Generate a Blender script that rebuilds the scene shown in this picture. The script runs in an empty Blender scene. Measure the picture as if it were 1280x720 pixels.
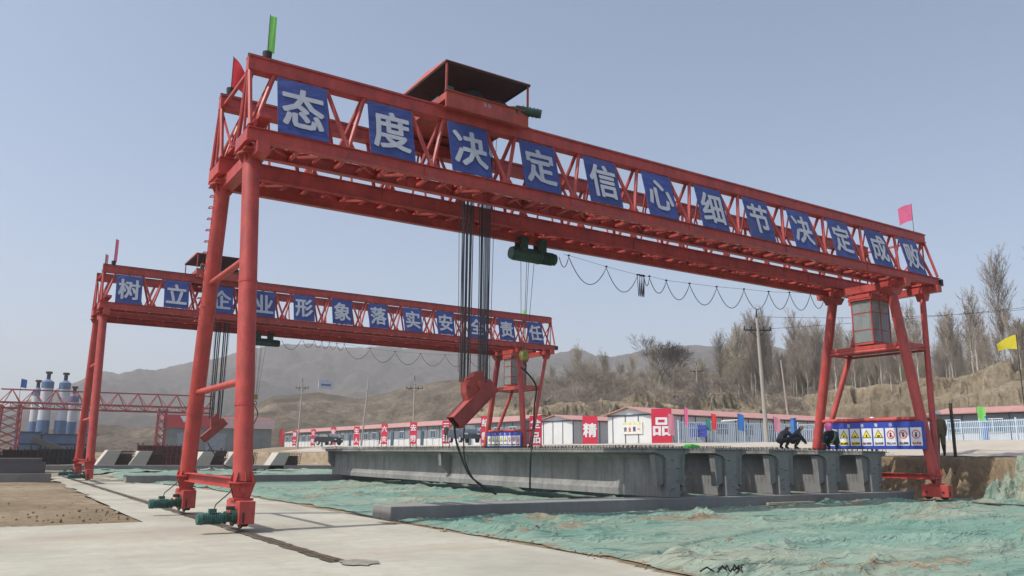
import bpy, bmesh, math, random
import numpy as np
from mathutils import Vector, Matrix
S = bpy.context.scene
COL = S.collection
rad = math.radians

# ------------------------------------------------------------------ camera
CP, CY, CR = 0.20305, 0.57399, 0.00899          # pitch, yaw, roll
cam_d = bpy.data.cameras.new('camera'); cam = bpy.data.objects.new('camera', cam_d); COL.objects.link(cam)
cam_d.sensor_width = 36.0; cam_d.lens = 36.0 * 1010.26 / 1280.0
cam_d.clip_start = 0.1; cam_d.clip_end = 9000
fw = Vector((math.sin(CY)*math.cos(CP), math.cos(CY)*math.cos(CP), math.sin(CP)))
rt = Vector((math.cos(CY), -math.sin(CY), 0)); up = rt.cross(fw)
r2 = rt*math.cos(CR) + up*math.sin(CR); u2 = -rt*math.sin(CR) + up*math.cos(CR)
M = Matrix((r2, u2, -fw)).transposed().to_4x4(); M.translation = Vector((0, 0, 1.6))
cam.matrix_world = M
S.camera = cam

# ------------------------------------------------------------------ world, sun, exposure
SUN_EL, SUN_SIDE = 56.0, 9.0
W = bpy.data.worlds.new('World'); S.world = W; W.use_nodes = True
nt = W.node_tree; nt.nodes.clear()
sky = nt.nodes.new('ShaderNodeTexSky'); sky.sky_type = 'NISHITA'; sky.sun_disc = False
sky.sun_elevation = rad(SUN_EL); sky.sun_rotation = rad(-81.0)
sky.altitude = 1600; sky.air_density = 0.95; sky.dust_density = 9.0; sky.ozone_density = 1.5
bg = nt.nodes.new('ShaderNodeBackground'); bg.inputs['Strength'].default_value = 0.14
wo = nt.nodes.new('ShaderNodeOutputWorld')
hs = nt.nodes.new('ShaderNodeHueSaturation'); hs.inputs['Saturation'].default_value = .88; hs.inputs['Hue'].default_value = .493; nt.links.new(sky.outputs[0], hs.inputs['Color'])
nt.links.new(hs.outputs[0], bg.inputs[0]); nt.links.new(bg.outputs[0], wo.inputs[0])
sd = bpy.data.lights.new('sun', 'SUN'); sd.energy = 3.4; sd.angle = rad(0.6); sd.color = (1.0, 0.94, 0.86)
sun = bpy.data.objects.new('sun', sd); COL.objects.link(sun)
L = Vector((math.cos(rad(SUN_SIDE))*math.cos(rad(SUN_EL)), -math.sin(rad(SUN_SIDE))*math.cos(rad(SUN_EL)), -math.sin(rad(SUN_EL))))
sun.rotation_euler = L.to_track_quat('-Z', 'Y').to_euler()
S.view_settings.view_transform = 'Standard'; S.view_settings.look = 'None'
S.view_settings.exposure = 0.5; S.view_settings.gamma = 1.0; S.view_settings.use_curve_mapping = False
S.cycles.max_bounces = 6; S.cycles.volume_bounces = 0
S.cycles.use_denoising = True

# ------------------------------------------------------------------ helpers
rnd = random.Random(7)
class MB:
    def __init__(s): s.v = []; s.f = []; s.m = []
    def add(s, vs, fs, mi=0):
        b = len(s.v); s.v += [tuple(p) for p in vs]; s.f += [tuple(i+b for i in f) for f in fs]; s.m += [mi]*len(fs); return s
    def box(s, x0, x1, y0, y1, z0, z1, mi=0):
        return s.add([(x0,y0,z0),(x1,y0,z0),(x1,y1,z0),(x0,y1,z0),(x0,y0,z1),(x1,y0,z1),(x1,y1,z1),(x0,y1,z1)],
                     [(3,2,1,0),(4,5,6,7),(0,1,5,4),(1,2,6,5),(2,3,7,6),(3,0,4,7)], mi)
    def bar(s, p, q, w, h, upv=(0,0,1), mi=0):
        p = Vector(p); q = Vector(q); d = (q-p).normalized(); u = Vector(upv)
        a = d.cross(u)
        if a.length < 1e-4: a = d.cross(Vector((1,0,0)))
        a.normalize(); b = a.cross(d); a *= w/2; b *= h/2
        vs = [p-a-b, p+a-b, p+a+b, p-a+b, q-a-b, q+a-b, q+a+b, q-a+b]
        return s.add(vs, [(3,2,1,0),(4,5,6,7),(0,1,5,4),(1,2,6,5),(2,3,7,6),(3,0,4,7)], mi)
    def tube(s, p, q, r0, r1=None, n=12, caps=True, mi=0):
        r1 = r0 if r1 is None else r1
        p = Vector(p); q = Vector(q); d = (q-p).normalized()
        a = d.orthogonal().normalized(); b = d.cross(a)
        vs = []
        for c, r in ((p, r0), (q, r1)):
            for k in range(n):
                t = 2*math.pi*k/n; vs.append(c + a*(r*math.cos(t)) + b*(r*math.sin(t)))
        fs = [(k, (k+1)%n, n+(k+1)%n, n+k) for k in range(n)]
        if caps: fs += [tuple(range(n))[::-1], tuple(range(n, 2*n))]
        return s.add(vs, fs, mi)
    def path(s, pts, r, n=6, mi=0):
        pts = [Vector(p) for p in pts]; vs = []; N = len(pts)
        for i, c in enumerate(pts):
            d = (pts[min(i+1, N-1)] - pts[max(i-1, 0)]).normalized()
            ref = Vector((0,0,1)) if abs(d.z) < .95 else Vector((1,0,0))
            a = d.cross(ref).normalized(); b = d.cross(a)
            for k in range(n):
                t = 2*math.pi*k/n; vs.append(c + a*(r*math.cos(t)) + b*(r*math.sin(t)))
        fs = [(i*n+k, i*n+(k+1)%n, (i+1)*n+(k+1)%n, (i+1)*n+k) for i in range(N-1) for k in range(n)]
        fs += [tuple(range(n))[::-1], tuple((N-1)*n+k for k in range(n))]
        return s.add(vs, fs, mi)
    def prism(s, poly, a, b, mi=0):
        """poly: list of 3D points (planar), extruded from offset a to offset b (vectors)"""
        a = Vector(a); b = Vector(b); n = len(poly)
        vs = [Vector(p)+a for p in poly] + [Vector(p)+b for p in poly]
        fs = [tuple(range(n))[::-1], tuple(range(n, 2*n))] + [(k, (k+1)%n, n+(k+1)%n, n+k) for k in range(n)]
        return s.add(vs, fs, mi)
    def build(s, name, mat, parent=None, smooth=False, bevel=0):
        me = bpy.data.meshes.new(name); me.from_pydata(s.v, [], s.f)
        mats = mat if isinstance(mat, (list, tuple)) else [mat]
        for m in mats: me.materials.append(m)
        if len(mats) > 1: me.polygons.foreach_set('material_index', s.m)
        bm = bmesh.new(); bm.from_mesh(me); bmesh.ops.recalc_face_normals(bm, faces=bm.faces); bm.to_mesh(me); bm.free()
        if smooth: me.polygons.foreach_set('use_smooth', [True]*len(me.polygons)); 
        me.update()
        o = bpy.data.objects.new(name, me); COL.objects.link(o)
        if parent: o.parent = parent
        if bevel:
            md = o.modifiers.new('bevel', 'BEVEL'); md.width = bevel; md.segments = 2; md.limit_method = 'ANGLE'
        if smooth:
            md = o.modifiers.new('split', 'EDGE_SPLIT'); md.split_angle = rad(40)
        return o
def tag(o, label=None, cat=None, group=None, kind=None):
    if label: o['label'] = label
    if cat: o['category'] = cat
    if group: o['group'] = group
    if kind: o['kind'] = kind
    return o
def empty(name, loc=(0,0,0), rz=0, label=None, cat=None, group=None):
    o = bpy.data.objects.new(name, None); COL.objects.link(o); o.location = loc; o.rotation_euler = (0,0,rz)
    o.empty_display_size = .3
    return tag(o, label, cat, group)
def dup(root, loc, rz=0, sc=1.0, label=None, group=None):
    kids = [c for c in bpy.data.objects if c.parent == root]
    r = root.copy(); COL.objects.link(r); r.location = loc; r.rotation_euler = (0,0,rz)
    r.scale = (sc, sc, sc) if not isinstance(sc, tuple) else sc
    if label: r['label'] = label
    if group: r['group'] = group
    for ch in kids:
        c = ch.copy(); COL.objects.link(c); c.parent = r
        for g in [x for x in bpy.data.objects if x.parent == ch]:
            d = g.copy(); COL.objects.link(d); d.parent = c
    return r

def noise2(x, y, seed=0):
    x = np.asarray(x, float); y = np.asarray(y, float)
    xi = np.floor(x).astype(np.int64); yi = np.floor(y).astype(np.int64); xf = x-xi; yf = y-yi
    def h(a, b):
        n = (a*374761393 + b*668265263 + seed*974634777) & 0xffffffff
        n = ((n ^ (n >> 13)) * 1274126177) & 0xffffffff
        return ((n ^ (n >> 16)) & 0xffff) / 65535.0
    u = xf*xf*(3-2*xf); w = yf*yf*(3-2*yf)
    return (h(xi,yi)*(1-u)+h(xi+1,yi)*u)*(1-w) + (h(xi,yi+1)*(1-u)+h(xi+1,yi+1)*u)*w
def fbm(x, y, o=4, seed=0, g=.5):
    s = 0; a = 1; t = 0
    for k in range(o):
        s = s + a*noise2(x*2**k, y*2**k, seed+k*17); t += a; a *= g
    return s/t
def smooth(t):
    t = np.clip(t, 0, 1); return t*t*(3-2*t)

# ------------------------------------------------------------------ materials
def nodes(name):
    m = bpy.data.materials.new(name); m.use_nodes = True; t = m.node_tree
    return m, t, t.nodes['Principled BSDF']
def tcoord(t, scale=1, mode='Object', stretch=None):
    tc = t.nodes.new('ShaderNodeTexCoord'); mp = t.nodes.new('ShaderNodeMapping')
    mp.inputs['Scale'].default_value = stretch or (scale, scale, scale)
    t.links.new(tc.outputs[mode], mp.inputs[0]); return mp.outputs[0]
def noise(t, vec, scale, detail=5, rough=.55, dist=0):
    n = t.nodes.new('ShaderNodeTexNoise'); n.inputs['Scale'].default_value = scale
    n.inputs['Detail'].default_value = detail; n.inputs['Roughness'].default_value = rough; n.inputs['Distortion'].default_value = dist
    t.links.new(vec, n.inputs['Vector']); return n.outputs['Fac']
def ramp(t, fac, stops):
    r = t.nodes.new('ShaderNodeValToRGB'); e = r.color_ramp.elements
    while len(e) < len(stops): e.new(.5)
    for i, (p, c) in enumerate(stops): e[i].position = p; e[i].color = (c[0], c[1], c[2], 1) if isinstance(c, (tuple, list)) else (c, c, c, 1)
    t.links.new(fac, r.inputs[0]); return r.outputs['Color']
def mix(t, fac, a, b, mode='MIX'):
    n = t.nodes.new('ShaderNodeMix'); n.data_type = 'RGBA'; n.blend_type = mode
    for sock, val in ((n.inputs[0], fac), (n.inputs[6], a), (n.inputs[7], b)):
        if isinstance(val, (int, float)): sock.default_value = val
        elif isinstance(val, tuple): sock.default_value = (val[0], val[1], val[2], 1)
        else: t.links.new(val, sock)
    return n.outputs[2]
def bump(t, h, strength, dist, bs):
    b = t.nodes.new('ShaderNodeBump'); b.inputs['Strength'].default_value = strength; b.inputs['Distance'].default_value = dist
    t.links.new(h, b.inputs['Height']); t.links.new(b.outputs[0], bs.inputs['Normal'])
def simple(name, c, rough=.6, metal=0, var=.25, scale=3, bmp=0, mode='Object', dirt=None, spec=.4):
    m, t, b = nodes(name)
    v = tcoord(t, 1, mode)
    n1 = noise(t, v, scale, 6, .6)
    d = tuple(x*(1-var) for x in c); l = tuple(min(1, x*(1+var)) for x in c)
    colr = ramp(t, n1, [(.3, d), (.7, l)])
    if dirt:
        n2 = noise(t, v, scale*.35, 8, .7, .6)
        f = ramp(t, n2, [(.5, 0), (.72, 1)])
        fm = t.nodes.new('ShaderNodeMath'); fm.operation = 'MULTIPLY'; fm.inputs[1].default_value = .55; t.links.new(f, fm.inputs[0])
        colr = mix(t, fm.outputs[0], colr, dirt)
    t.links.new(colr, b.inputs['Base Color'])
    b.inputs['Roughness'].default_value = rough; b.inputs['Metallic'].default_value = metal
    b.inputs['Specular IOR Level'].default_value = spec
    if bmp: bump(t, n1, .5, bmp, b)
    return m
def red_paint(name, c):
    m, t, b = nodes(name); v = tcoord(t)
    n1 = noise(t, v, 1.3, 7, .65); n2 = noise(t, v, 9, 6, .7); n3 = noise(t, tcoord(t, stretch=(5, 5, .5)), 1.2, 6, .65)
    base = ramp(t, n1, [(.3, tuple(x*.68 for x in c)), (.5, c), (.72, (min(1, c[0]*1.22), c[1]*1.5, c[2]*1.45))])
    chalk = ramp(t, n3, [(.5, 0), (.8, .28)])
    base = mix(t, chalk, base, (min(1, c[0]*1.15+.06), c[1]*1.6+.08, c[2]*1.6+.08))
    rust = ramp(t, n2, [(.60, 0), (.70, .8)])
    grime = ramp(t, noise(t, tcoord(t, stretch=(1.6, 1.6, .5)), 2.2, 8, .7), [(.46, 0), (.72, .6)]); base = mix(t, grime, base, (c[0]*.42, c[1]*.6, c[2]*.6))
    base = mix(t, rust, base, (.09, .035, .02))
    t.links.new(base, b.inputs['Base Color'])
    t.links.new(ramp(t, n1, [(.3, .42), (.7, .65)]), b.inputs['Roughness'])
    bump(t, n2, .15, .01, b); return m
RED = red_paint('crane_red_paint', (.42, .050, .040))
RED2 = red_paint('trolley_red_paint', (.38, .06, .04))
GREEN = simple('dark_green_paint', (.018, .055, .040), .45, var=.35, scale=6)
MOTOR = simple('motor_green_paint', (.03, .10, .088), .5, var=.4, scale=9, dirt=(.08, .07, .05))
DARK = simple('dark_steel', (.025, .025, .027), .6, .2, var=.3, scale=8)
CABLE = simple('black_cable', (.012, .013, .015), .55, scale=20)
ROPE = simple('steel_wire_rope', (.04, .043, .05), .5, .3, scale=30)
BLUE = simple('blue_sign_sheet', (.030, .052, .205), .5, var=.15, scale=2, dirt=(.07, .085, .19))
def _vary(m, amt):
    t = m.node_tree; b = t.nodes['Principled BSDF']; l = b.inputs['Base Color'].links[0].from_socket; oi = t.nodes.new('ShaderNodeObjectInfo')
    hv = t.nodes.new('ShaderNodeHueSaturation'); mr = t.nodes.new('ShaderNodeMapRange'); mr.inputs['To Min'].default_value = 1-amt; mr.inputs['To Max'].default_value = 1+amt
    t.links.new(oi.outputs['Random'], mr.inputs['Value']); t.links.new(mr.outputs[0], hv.inputs['Value']); t.links.new(l, hv.inputs['Color']); t.links.new(hv.outputs[0], b.inputs['Base Color'])
    bump(t, noise(t, tcoord(t, stretch=(1.2, 1.2, 2.5)), 1.6, 3, .5), .8, .06, b)
_vary(BLUE, .16)
SILVER = simple('silver_grey_lettering', (.41, .43, .48), .5, var=.1, scale=5)
WHITEP = simple('white_paint', (.66, .68, .70), .5, var=.06)
GLASS = simple('dusty_glass', (.17, .21, .21), .12, var=.25, scale=2, spec=.6)
_m, _t, _b = bpy.data.materials.new('clear_dusty_glass'), None, None
_m.use_nodes = True; _t = _m.node_tree; _b = _t.nodes['Principled BSDF']; _b.inputs['Base Color'].default_value = (.30, .34, .33, 1); _b.inputs['Roughness'].default_value = .15; _b.inputs['Alpha'].default_value = .5
CABG = _m

def concrete(name, c, sc=1.0, stain=.5, b1=.004, streak=0):
    m, t, b = nodes(name); v = tcoord(t)
    n1 = noise(t, v, .35*sc, 8, .6); n2 = noise(t, v, 3.5*sc, 8, .7); n3 = noise(t, v, 40*sc, 4, .7)
    base = ramp(t, n1, [(.3, tuple(x*(1-.22*stain) for x in c)), (.7, tuple(min(1, x*(1+.14*stain)) for x in c))])
    base = mix(t, ramp(t, n2, [(.4, 0), (.62, .28*stain)]), base, tuple(x*.62 for x in c))
    base = mix(t, ramp(t, n3, [(.25, .35), (.45, 0)]), base, tuple(x*.7 for x in c))
    if streak:
        n4 = noise(t, tcoord(t, stretch=(2.2, 2.2, .15)), 1.5, 6, .7)
        base = mix(t, ramp(t, n4, [(.48, 0), (.7, streak)]), base, tuple(x*.55 for x in c))
    t.links.new(base, b.inputs['Base Color']); b.inputs['Roughness'].default_value = .9; b.inputs['Specular IOR Level'].default_value = .25
    bump(t, n3, .35, b1, b); return m
SLAB = concrete('pale_concrete_slab', (.385, .375, .315), 1, 1.1)
_t = SLAB.node_tree; _b = _t.nodes['Principled BSDF']; _l = _b.inputs['Base Color'].links[0].from_socket
_d = ramp(_t, noise(_t, tcoord(_t, stretch=(.25, 1, 1)), .45, 9, .66, .6), [(.50, 0), (.68, .6)])
_c = mix(_t, _d, _l, (.27, .225, .165)); _e = ramp(_t, noise(_t, tcoord(_t, stretch=(1, .12, 1)), 1.1, 7, .6, .2), [(.55, 0), (.70, .30)]); _c = mix(_t, _e, _c, (.22, .20, .175))
_s = ramp(_t, noise(_t, tcoord(_t), 7, 3, .6), [(.70, 0), (.74, .5)]); _c = mix(_t, _s, _c, (.16, .14, .115))
_t.links.new(_c, _b.inputs['Base Color'])
BEAMC = concrete('grey_beam_concrete', (.25, .252, .242), 1.3, 1.5, streak=1.0)
BENCHC = concrete('grey_bench_concrete', (.24, .235, .225), 1, .9, streak=.3)
BLOCKC = concrete('pale_block_concrete', (.42, .40, .35), 1, .5)
POLEC = concrete('pole_concrete', (.36, .33, .29), 1, .4)
def soil(name, c1, c2, c3, s=1.0, bd=.06):
    m, t, b = nodes(name); v = tcoord(t)
    n1 = noise(t, v, .12*s, 9, .62, .4); n2 = noise(t, v, 1.6*s, 9, .72); n3 = noise(t, v, 18*s, 5, .75)
    base = ramp(t, n1, [(.32, c1), (.5, c2), (.68, c3)])
    base = mix(t, ramp(t, n2, [(.38, .55), (.58, 0)]), base, tuple(x*.5 for x in c1))
    base = mix(t, ramp(t, n3, [(.3, .5), (.5, 0)]), base, tuple(x*.55 for x in c2))
    t.links.new(base, b.inputs['Base Color']); b.inputs['Roughness'].default_value = .95; b.inputs['Specular IOR Level'].default_value = .15
    h = mix(t, .4, n2, n3); bump(t, h, .8, bd, b); return m
DIRT = soil('trampled_brown_soil', (.155, .12, .075), (.225, .175, .115), (.32, .26, .185), 1.6, .04)
YARD = soil('yard_ground_soil', (.20, .15, .095), (.27, .21, .14), (.34, .28, .20), 1.3, .12)
LOESS = soil('loess_bank_soil', (.19, .155, .105), (.30, .25, .175), (.41, .345, .25), 1.3, .6)
HILLM = soil('scrubby_hill_soil', (.105, .088, .064), (.19, .155, .112), (.33, .27, .195), .45, 2.5)
MOUNT = soil('far_mountain_soil', (.065, .06, .05), (.12, .105, .085), (.19, .16, .13), .05, 14)
ROADM = concrete('pale_road_surface', (.40, .365, .31), .8, .7)

def netmat():
    m, t, b = nodes('green_dust_net'); v = tcoord(t)
    w = noise(t, tcoord(t, stretch=(.35, 1.2, 1)), 1.6, 9, .62, .6)
    n1 = noise(t, v, .22, 7, .6, .3); n2 = noise(t, tcoord(t, stretch=(.4, 1, 1)), 2.4, 8, .7); n3 = noise(t, v, 60, 2, .6)
    base = ramp(t, n1, [(.3, (.115, .225, .18)), (.5, (.155, .26, .212)), (.7, (.215, .30, .25))])
    base = mix(t, ramp(t, n2, [(.30, .55), (.50, 0)]), base, (.12, .225, .185))
    dust = ramp(t, noise(t, tcoord(t, stretch=(.4, 1, 1)), .35, 9, .6, .5), [(.44, 0), (.66, .75)])
    base = mix(t, dust, base, (.31, .305, .235))
    base = mix(t, ramp(t, w, [(.36, .5), (.42, 0)]), base, (.085, .17, .145))
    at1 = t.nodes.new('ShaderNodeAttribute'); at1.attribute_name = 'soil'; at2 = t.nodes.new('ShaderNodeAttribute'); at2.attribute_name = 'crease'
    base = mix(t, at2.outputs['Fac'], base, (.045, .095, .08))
    base = mix(t, at1.outputs['Fac'], base, mix(t, ramp(t, noise(t, v, 5, 8, .75), [(.35, 0), (.6, 1)]), (.11, .08, .05), (.32, .25, .17)))
    base = mix(t, ramp(t, n3, [(.3, .35), (.6, 0)]), base, (.12, .2, .165))
    t.links.new(base, b.inputs['Base Color']); b.inputs['Roughness'].default_value = .8; b.inputs['Specular IOR Level'].default_value = .25
    def ridged(vec, sc_, det):
        nn = noise(t, vec, sc_, det, .55, .35); a = t.nodes.new('ShaderNodeMath'); a.operation = 'SUBTRACT'; a.inputs[1].default_value = .5; t.links.new(nn, a.inputs[0])
        c = t.nodes.new('ShaderNodeMath'); c.operation = 'ABSOLUTE'; t.links.new(a.outputs[0], c.inputs[0]); return ramp(t, c.outputs[0], [(0, 1), (.035, .35), (.12, 0)])
    mpa = t.nodes.new('ShaderNodeMapping'); tca = t.nodes.new('ShaderNodeTexCoord'); t.links.new(tca.outputs['Object'], mpa.inputs[0]); mpa.inputs['Scale'].default_value = (.45, 1.5, 1); mpa.inputs['Rotation'].default_value = (0, 0, .45)
    mpb = t.nodes.new('ShaderNodeMapping'); t.links.new(tca.outputs['Object'], mpb.inputs[0]); mpb.inputs['Scale'].default_value = (.5, 1.8, 1); mpb.inputs['Rotation'].default_value = (0, 0, -.35)
    rr = mix(t, .5, ridged(mpa.outputs[0], 1.3, 3), ridged(mpb.outputs[0], 2.3, 4))
    bump(t, mix(t, .35, rr, n2), 1.0, .07, b); return m
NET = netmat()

# ------------------------------------------------------------------ ground (one sheet to the horizon)
def bank_x(y):
    return 33.9 + .9*(fbm(y*.25+3, y*0+1.7, 4, 5)-.5) + .3*(fbm(y*1.7, y*0+9, 3, 8)-.5)
def ground_z(x, y):
    x = np.asarray(x, float); y = np.asarray(y, float)
    xe = bank_x(y)
    k = smooth((x-xe+.5+1.5*(fbm(x*1.7, y*1.9, 4, 23, .6)-.5))/(.9+.9*fbm(y*.4, x*0+4, 3, 11)))
    rough = (fbm(x*.9, y*.9, 4, 3)-.5)
    z = -.07 + .07*rough + k*1.72 + smooth((x-35.2)/11)*.9
    z = z + smooth(4*k)*smooth(4*(1-k))*(fbm(x*2.4, y*2.4, 5, 21, .62)-.5)*1.2
    z = z + .055*smooth((9.8-x)/.7)*(1-k)*np.where(x > 8, 1, 0)
    z = z + smooth((y-74)/60)*(1-k)*1.3 + (1-smooth((y-60)/40))*0
    return z
def seg(*a):
    out = []
    for (s, e, n) in a: out += list(np.linspace(s, e, n, endpoint=False))
    out.append(a[-1][1]); return np.array(out)
def grid_mesh(name, xs, ys, zf, mat, keep=None, parent=None, smooth_=True):
    X, Y = np.meshgrid(xs, ys); Z = zf(X, Y)
    nx, ny = len(xs), len(ys)
    v = np.stack([X.ravel(), Y.ravel(), Z.ravel()], 1)
    i = np.arange(nx-1); j = np.arange(ny-1); I, J = np.meshgrid(i, j); a = (J*nx+I)
    if keep is not None:
        cx = (X[:-1,:-1]+X[1:,1:])/2; cy = (Y[:-1,:-1]+Y[1:,1:])/2; a = a[keep(cx, cy)]
    a = a.ravel(); f = np.stack([a, a+1, a+nx+1, a+nx], 1)
    used = np.unique(f); remap = -np.ones(len(v), int); remap[used] = np.arange(len(used)); v = v[used]; f = remap[f]
    me = bpy.data.meshes.new(name); me.from_pydata(v.tolist(), [], f.tolist()); me.materials.append(mat)
    if smooth_: me.polygons.foreach_set('use_smooth', [True]*len(me.polygons))
    me.update(); o = bpy.data.objects.new(name, me); COL.objects.link(o); o.parent = parent
    return o
g = grid_mesh('ground', seg((-5000,-200,12),(-200,-12,20),(-12,7,26),(7,32.5,110),(32.5,36.5,75),(36.5,60,40),(60,220,40),(220,5000,16)),
              seg((-900,-30,10),(-30,4,20),(4,30,230),(30,60,90),(60,130,90),(130,300,20),(300,5000,16)), ground_z, YARD)
tag(g, kind='structure')

# concrete slab with the rail strip: x up to ~8.5 m, soil patch to the left of the rail kept free
def slab_keep(x, y):
    edge = 8.55 + .22*(fbm(y*.5, y*0+2, 4, 31)-.5) - .45*smooth((11.5-y)/4) - 1.4*smooth((y-38)/10)
    left = 3.35 + .5*(fbm(y*.45, y*0, 4, 41)-.5) + .35*smooth((y-25)/20)
    front = 20.4 + 1.6*(fbm(x*.35+7, x*0, 4, 51)-.5) + (x-2)*.16
    return (x < edge) & ((y < front) | (x > left)) & (y < 62)
sl = grid_mesh('slab', np.arange(-16, 9.2, .1), seg((-6,8,60),(8,26,180),(26,62,180)), lambda x, y: 0*x + .012*(fbm(x*.3, y*.3, 3, 61)-.5), SLAB, slab_keep)
tag(sl, kind='structure')
# low earth berm beside the slab edge is part of the netting; brown soil sheet left of the rail
dz = grid_mesh('soil_patch', seg((-30,4.6,150)), seg((19,52,160)), lambda x, y: -.045 + .11*(fbm(x*.55, y*.55, 5, 71)-.35), DIRT, lambda x, y: ~slab_keep(x, y))
tag(dz, kind='structure')
# road on the terrace
rd = grid_mesh('road', seg((34.6,50.5,60)), seg((-40,120,200)), lambda x, y: ground_z(x, y) + .035, ROADM, lambda x, y: x > bank_x(y)+1.9+.9*(fbm(y*.8,y*0,4,77)-.3))
tag(rd, kind='structure')

# ------------------------------------------------------------------ dust net sheets
SEAMS = [(13.6, .42, 1.3, 1), (10.2, .26, 1.0, 2), (7.6, .05, 1.2, 3), (16.6, .12, .8, 4), (5.6, -.02, .9, 5), (23.5, .15, 1.6, 6), (29.5, -.1, 1.8, 7), (37, .1, 2.0, 8)]
def seam(x, y):
    """signed distance to, and strength of, the nearest overlap of two net strips"""
    best = np.full(np.broadcast(x, y).shape, 9.0); amp = np.zeros_like(best)
    for a, b, w, sd in SEAMS:
        ys = a + b*(x-9) + w*(fbm(x*.22+sd*7, x*0+sd, 4, 900+sd)-.5)*2
        d = (y-ys)/math.sqrt(1+b*b); m = np.abs(d) < np.abs(best); best = np.where(m, d, best)
        amp = np.where(m, smooth((fbm(x*.35+sd*3, x*0+sd*5, 3, 950+sd)-.38)*5), amp)
    return best, amp
def net_edge(x, y):
    return 8.62 + .22*(fbm(y*.5, y*0+2, 4, 31)-.5) - .45*smooth((11.5-y)/4) - 1.4*smooth((y-38)/10)
def net_z(x, y):
    x = np.asarray(x, float); y = np.asarray(y, float)
    base = ground_z(x, y)
    wx = x + 2.2*(fbm(x*.22, y*.22, 3, 81)-.5); wy = y + 1.8*(fbm(x*.18+5, y*.3, 4, 91)-.5)
    f1 = (1-np.abs(2*noise2(wx*.22+wy*.10, wy*.8-wx*.12, 101)-1))**14
    f2 = (1-np.abs(2*noise2(wx*.5-wy*.35, wy*1.5+wx*.3, 111)-1))**12
    m1 = smooth((fbm(x*.3, y*.3, 3, 131)-.35)*4)
    d, amp = seam(x, y)
    rel = .05*(fbm(x*.35, y*.5, 3, 141)-.3) + (.12*f1 + .07*f2)*(.2+m1) + .03*(fbm(x*1.2, y*3.4, 4, 145, .6)-.5)
    rel = rel + .065*amp*np.exp(-(d/.22)**2)*(.6+.8*fbm(x*2.4, y*2.4, 3, 147)) + .05*np.exp(-((d-.35)/.05)**2)
    fall = smooth((x-net_edge(x, y)-.05)/.7)
    return base + .018 + (rel+.03)*fall
def net_attrs(o):
    me = o.data; co = np.empty(len(me.vertices)*3, np.float32); me.vertices.foreach_get('co', co); co = co.reshape(-1, 3).astype(float)
    x, y = co[:,0], co[:,1]; d, amp = seam(x, y)
    n = fbm(x*1.1, y*3.0, 5, 961, .6); n2_ = fbm(x*2.6, y*5, 4, 971, .6)
    soil_ = smooth((.40*amp*np.exp(-((d+.12)/.34)**2) + (n-.5)*1.1*np.exp(-(d/1.0)**2)*amp + .25*(n2_-.5) - .23)*7)
    soil_ = np.maximum(soil_, smooth((.30-(x-net_edge(x, y)) + .9*(n-.5))*4))
    soil_ = np.maximum(soil_*np.where(x > 16, .3, .85), smooth((fbm(x*.25+31, y*1.1, 5, 981)-.72)*14))
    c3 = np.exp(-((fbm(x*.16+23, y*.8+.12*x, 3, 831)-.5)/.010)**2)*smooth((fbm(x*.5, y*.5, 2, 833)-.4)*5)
    crease = np.clip(np.exp(-((d-.42)/.05)**2)*.9 + np.exp(-((d-.27)/.035)**2)*.5 + .8*c3, 0, 1)  # dark lines of gathered cloth and shadow gaps beside folds, painted into the colour
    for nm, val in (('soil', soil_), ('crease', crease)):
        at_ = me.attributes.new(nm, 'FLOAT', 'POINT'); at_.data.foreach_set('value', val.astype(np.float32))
def net_near(x, y):
    n = fbm(x*.8, y*1.6, 4, 151)
    patches = (fbm(x*.42+2, y*1.5, 4, 161) > .76)
    e = net_edge(x, y) + .25*n
    right = (x < bank_x(y)-.6) | (y < 17.35 - (x-33.3)*.95 + .9*(n-.5))
    return (x > e) & (y < 18.75) & right & (x < 38)
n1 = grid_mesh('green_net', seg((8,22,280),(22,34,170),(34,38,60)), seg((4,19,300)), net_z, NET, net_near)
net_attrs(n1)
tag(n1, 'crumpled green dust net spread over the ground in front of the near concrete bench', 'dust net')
def net_mid(x, y):
    patches = (fbm(x*.55+9, y*.5, 4, 171) > .66)
    e = 8.62 + .22*(fbm(y*.5, y*0+2, 4, 31)-.5) - 1.4*smooth((y-38)/10) + .5*fbm(x*.8, y*.9, 3, 181)
    return (x > e) & (x < 32.5)
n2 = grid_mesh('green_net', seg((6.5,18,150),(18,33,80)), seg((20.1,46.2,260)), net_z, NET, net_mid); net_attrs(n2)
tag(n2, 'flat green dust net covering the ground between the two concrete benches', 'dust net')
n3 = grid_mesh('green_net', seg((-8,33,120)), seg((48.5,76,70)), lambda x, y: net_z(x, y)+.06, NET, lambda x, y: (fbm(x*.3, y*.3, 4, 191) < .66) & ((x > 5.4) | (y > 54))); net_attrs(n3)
tag(n3, 'green dust net laid over the yard behind the far crane', 'dust net')

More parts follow.
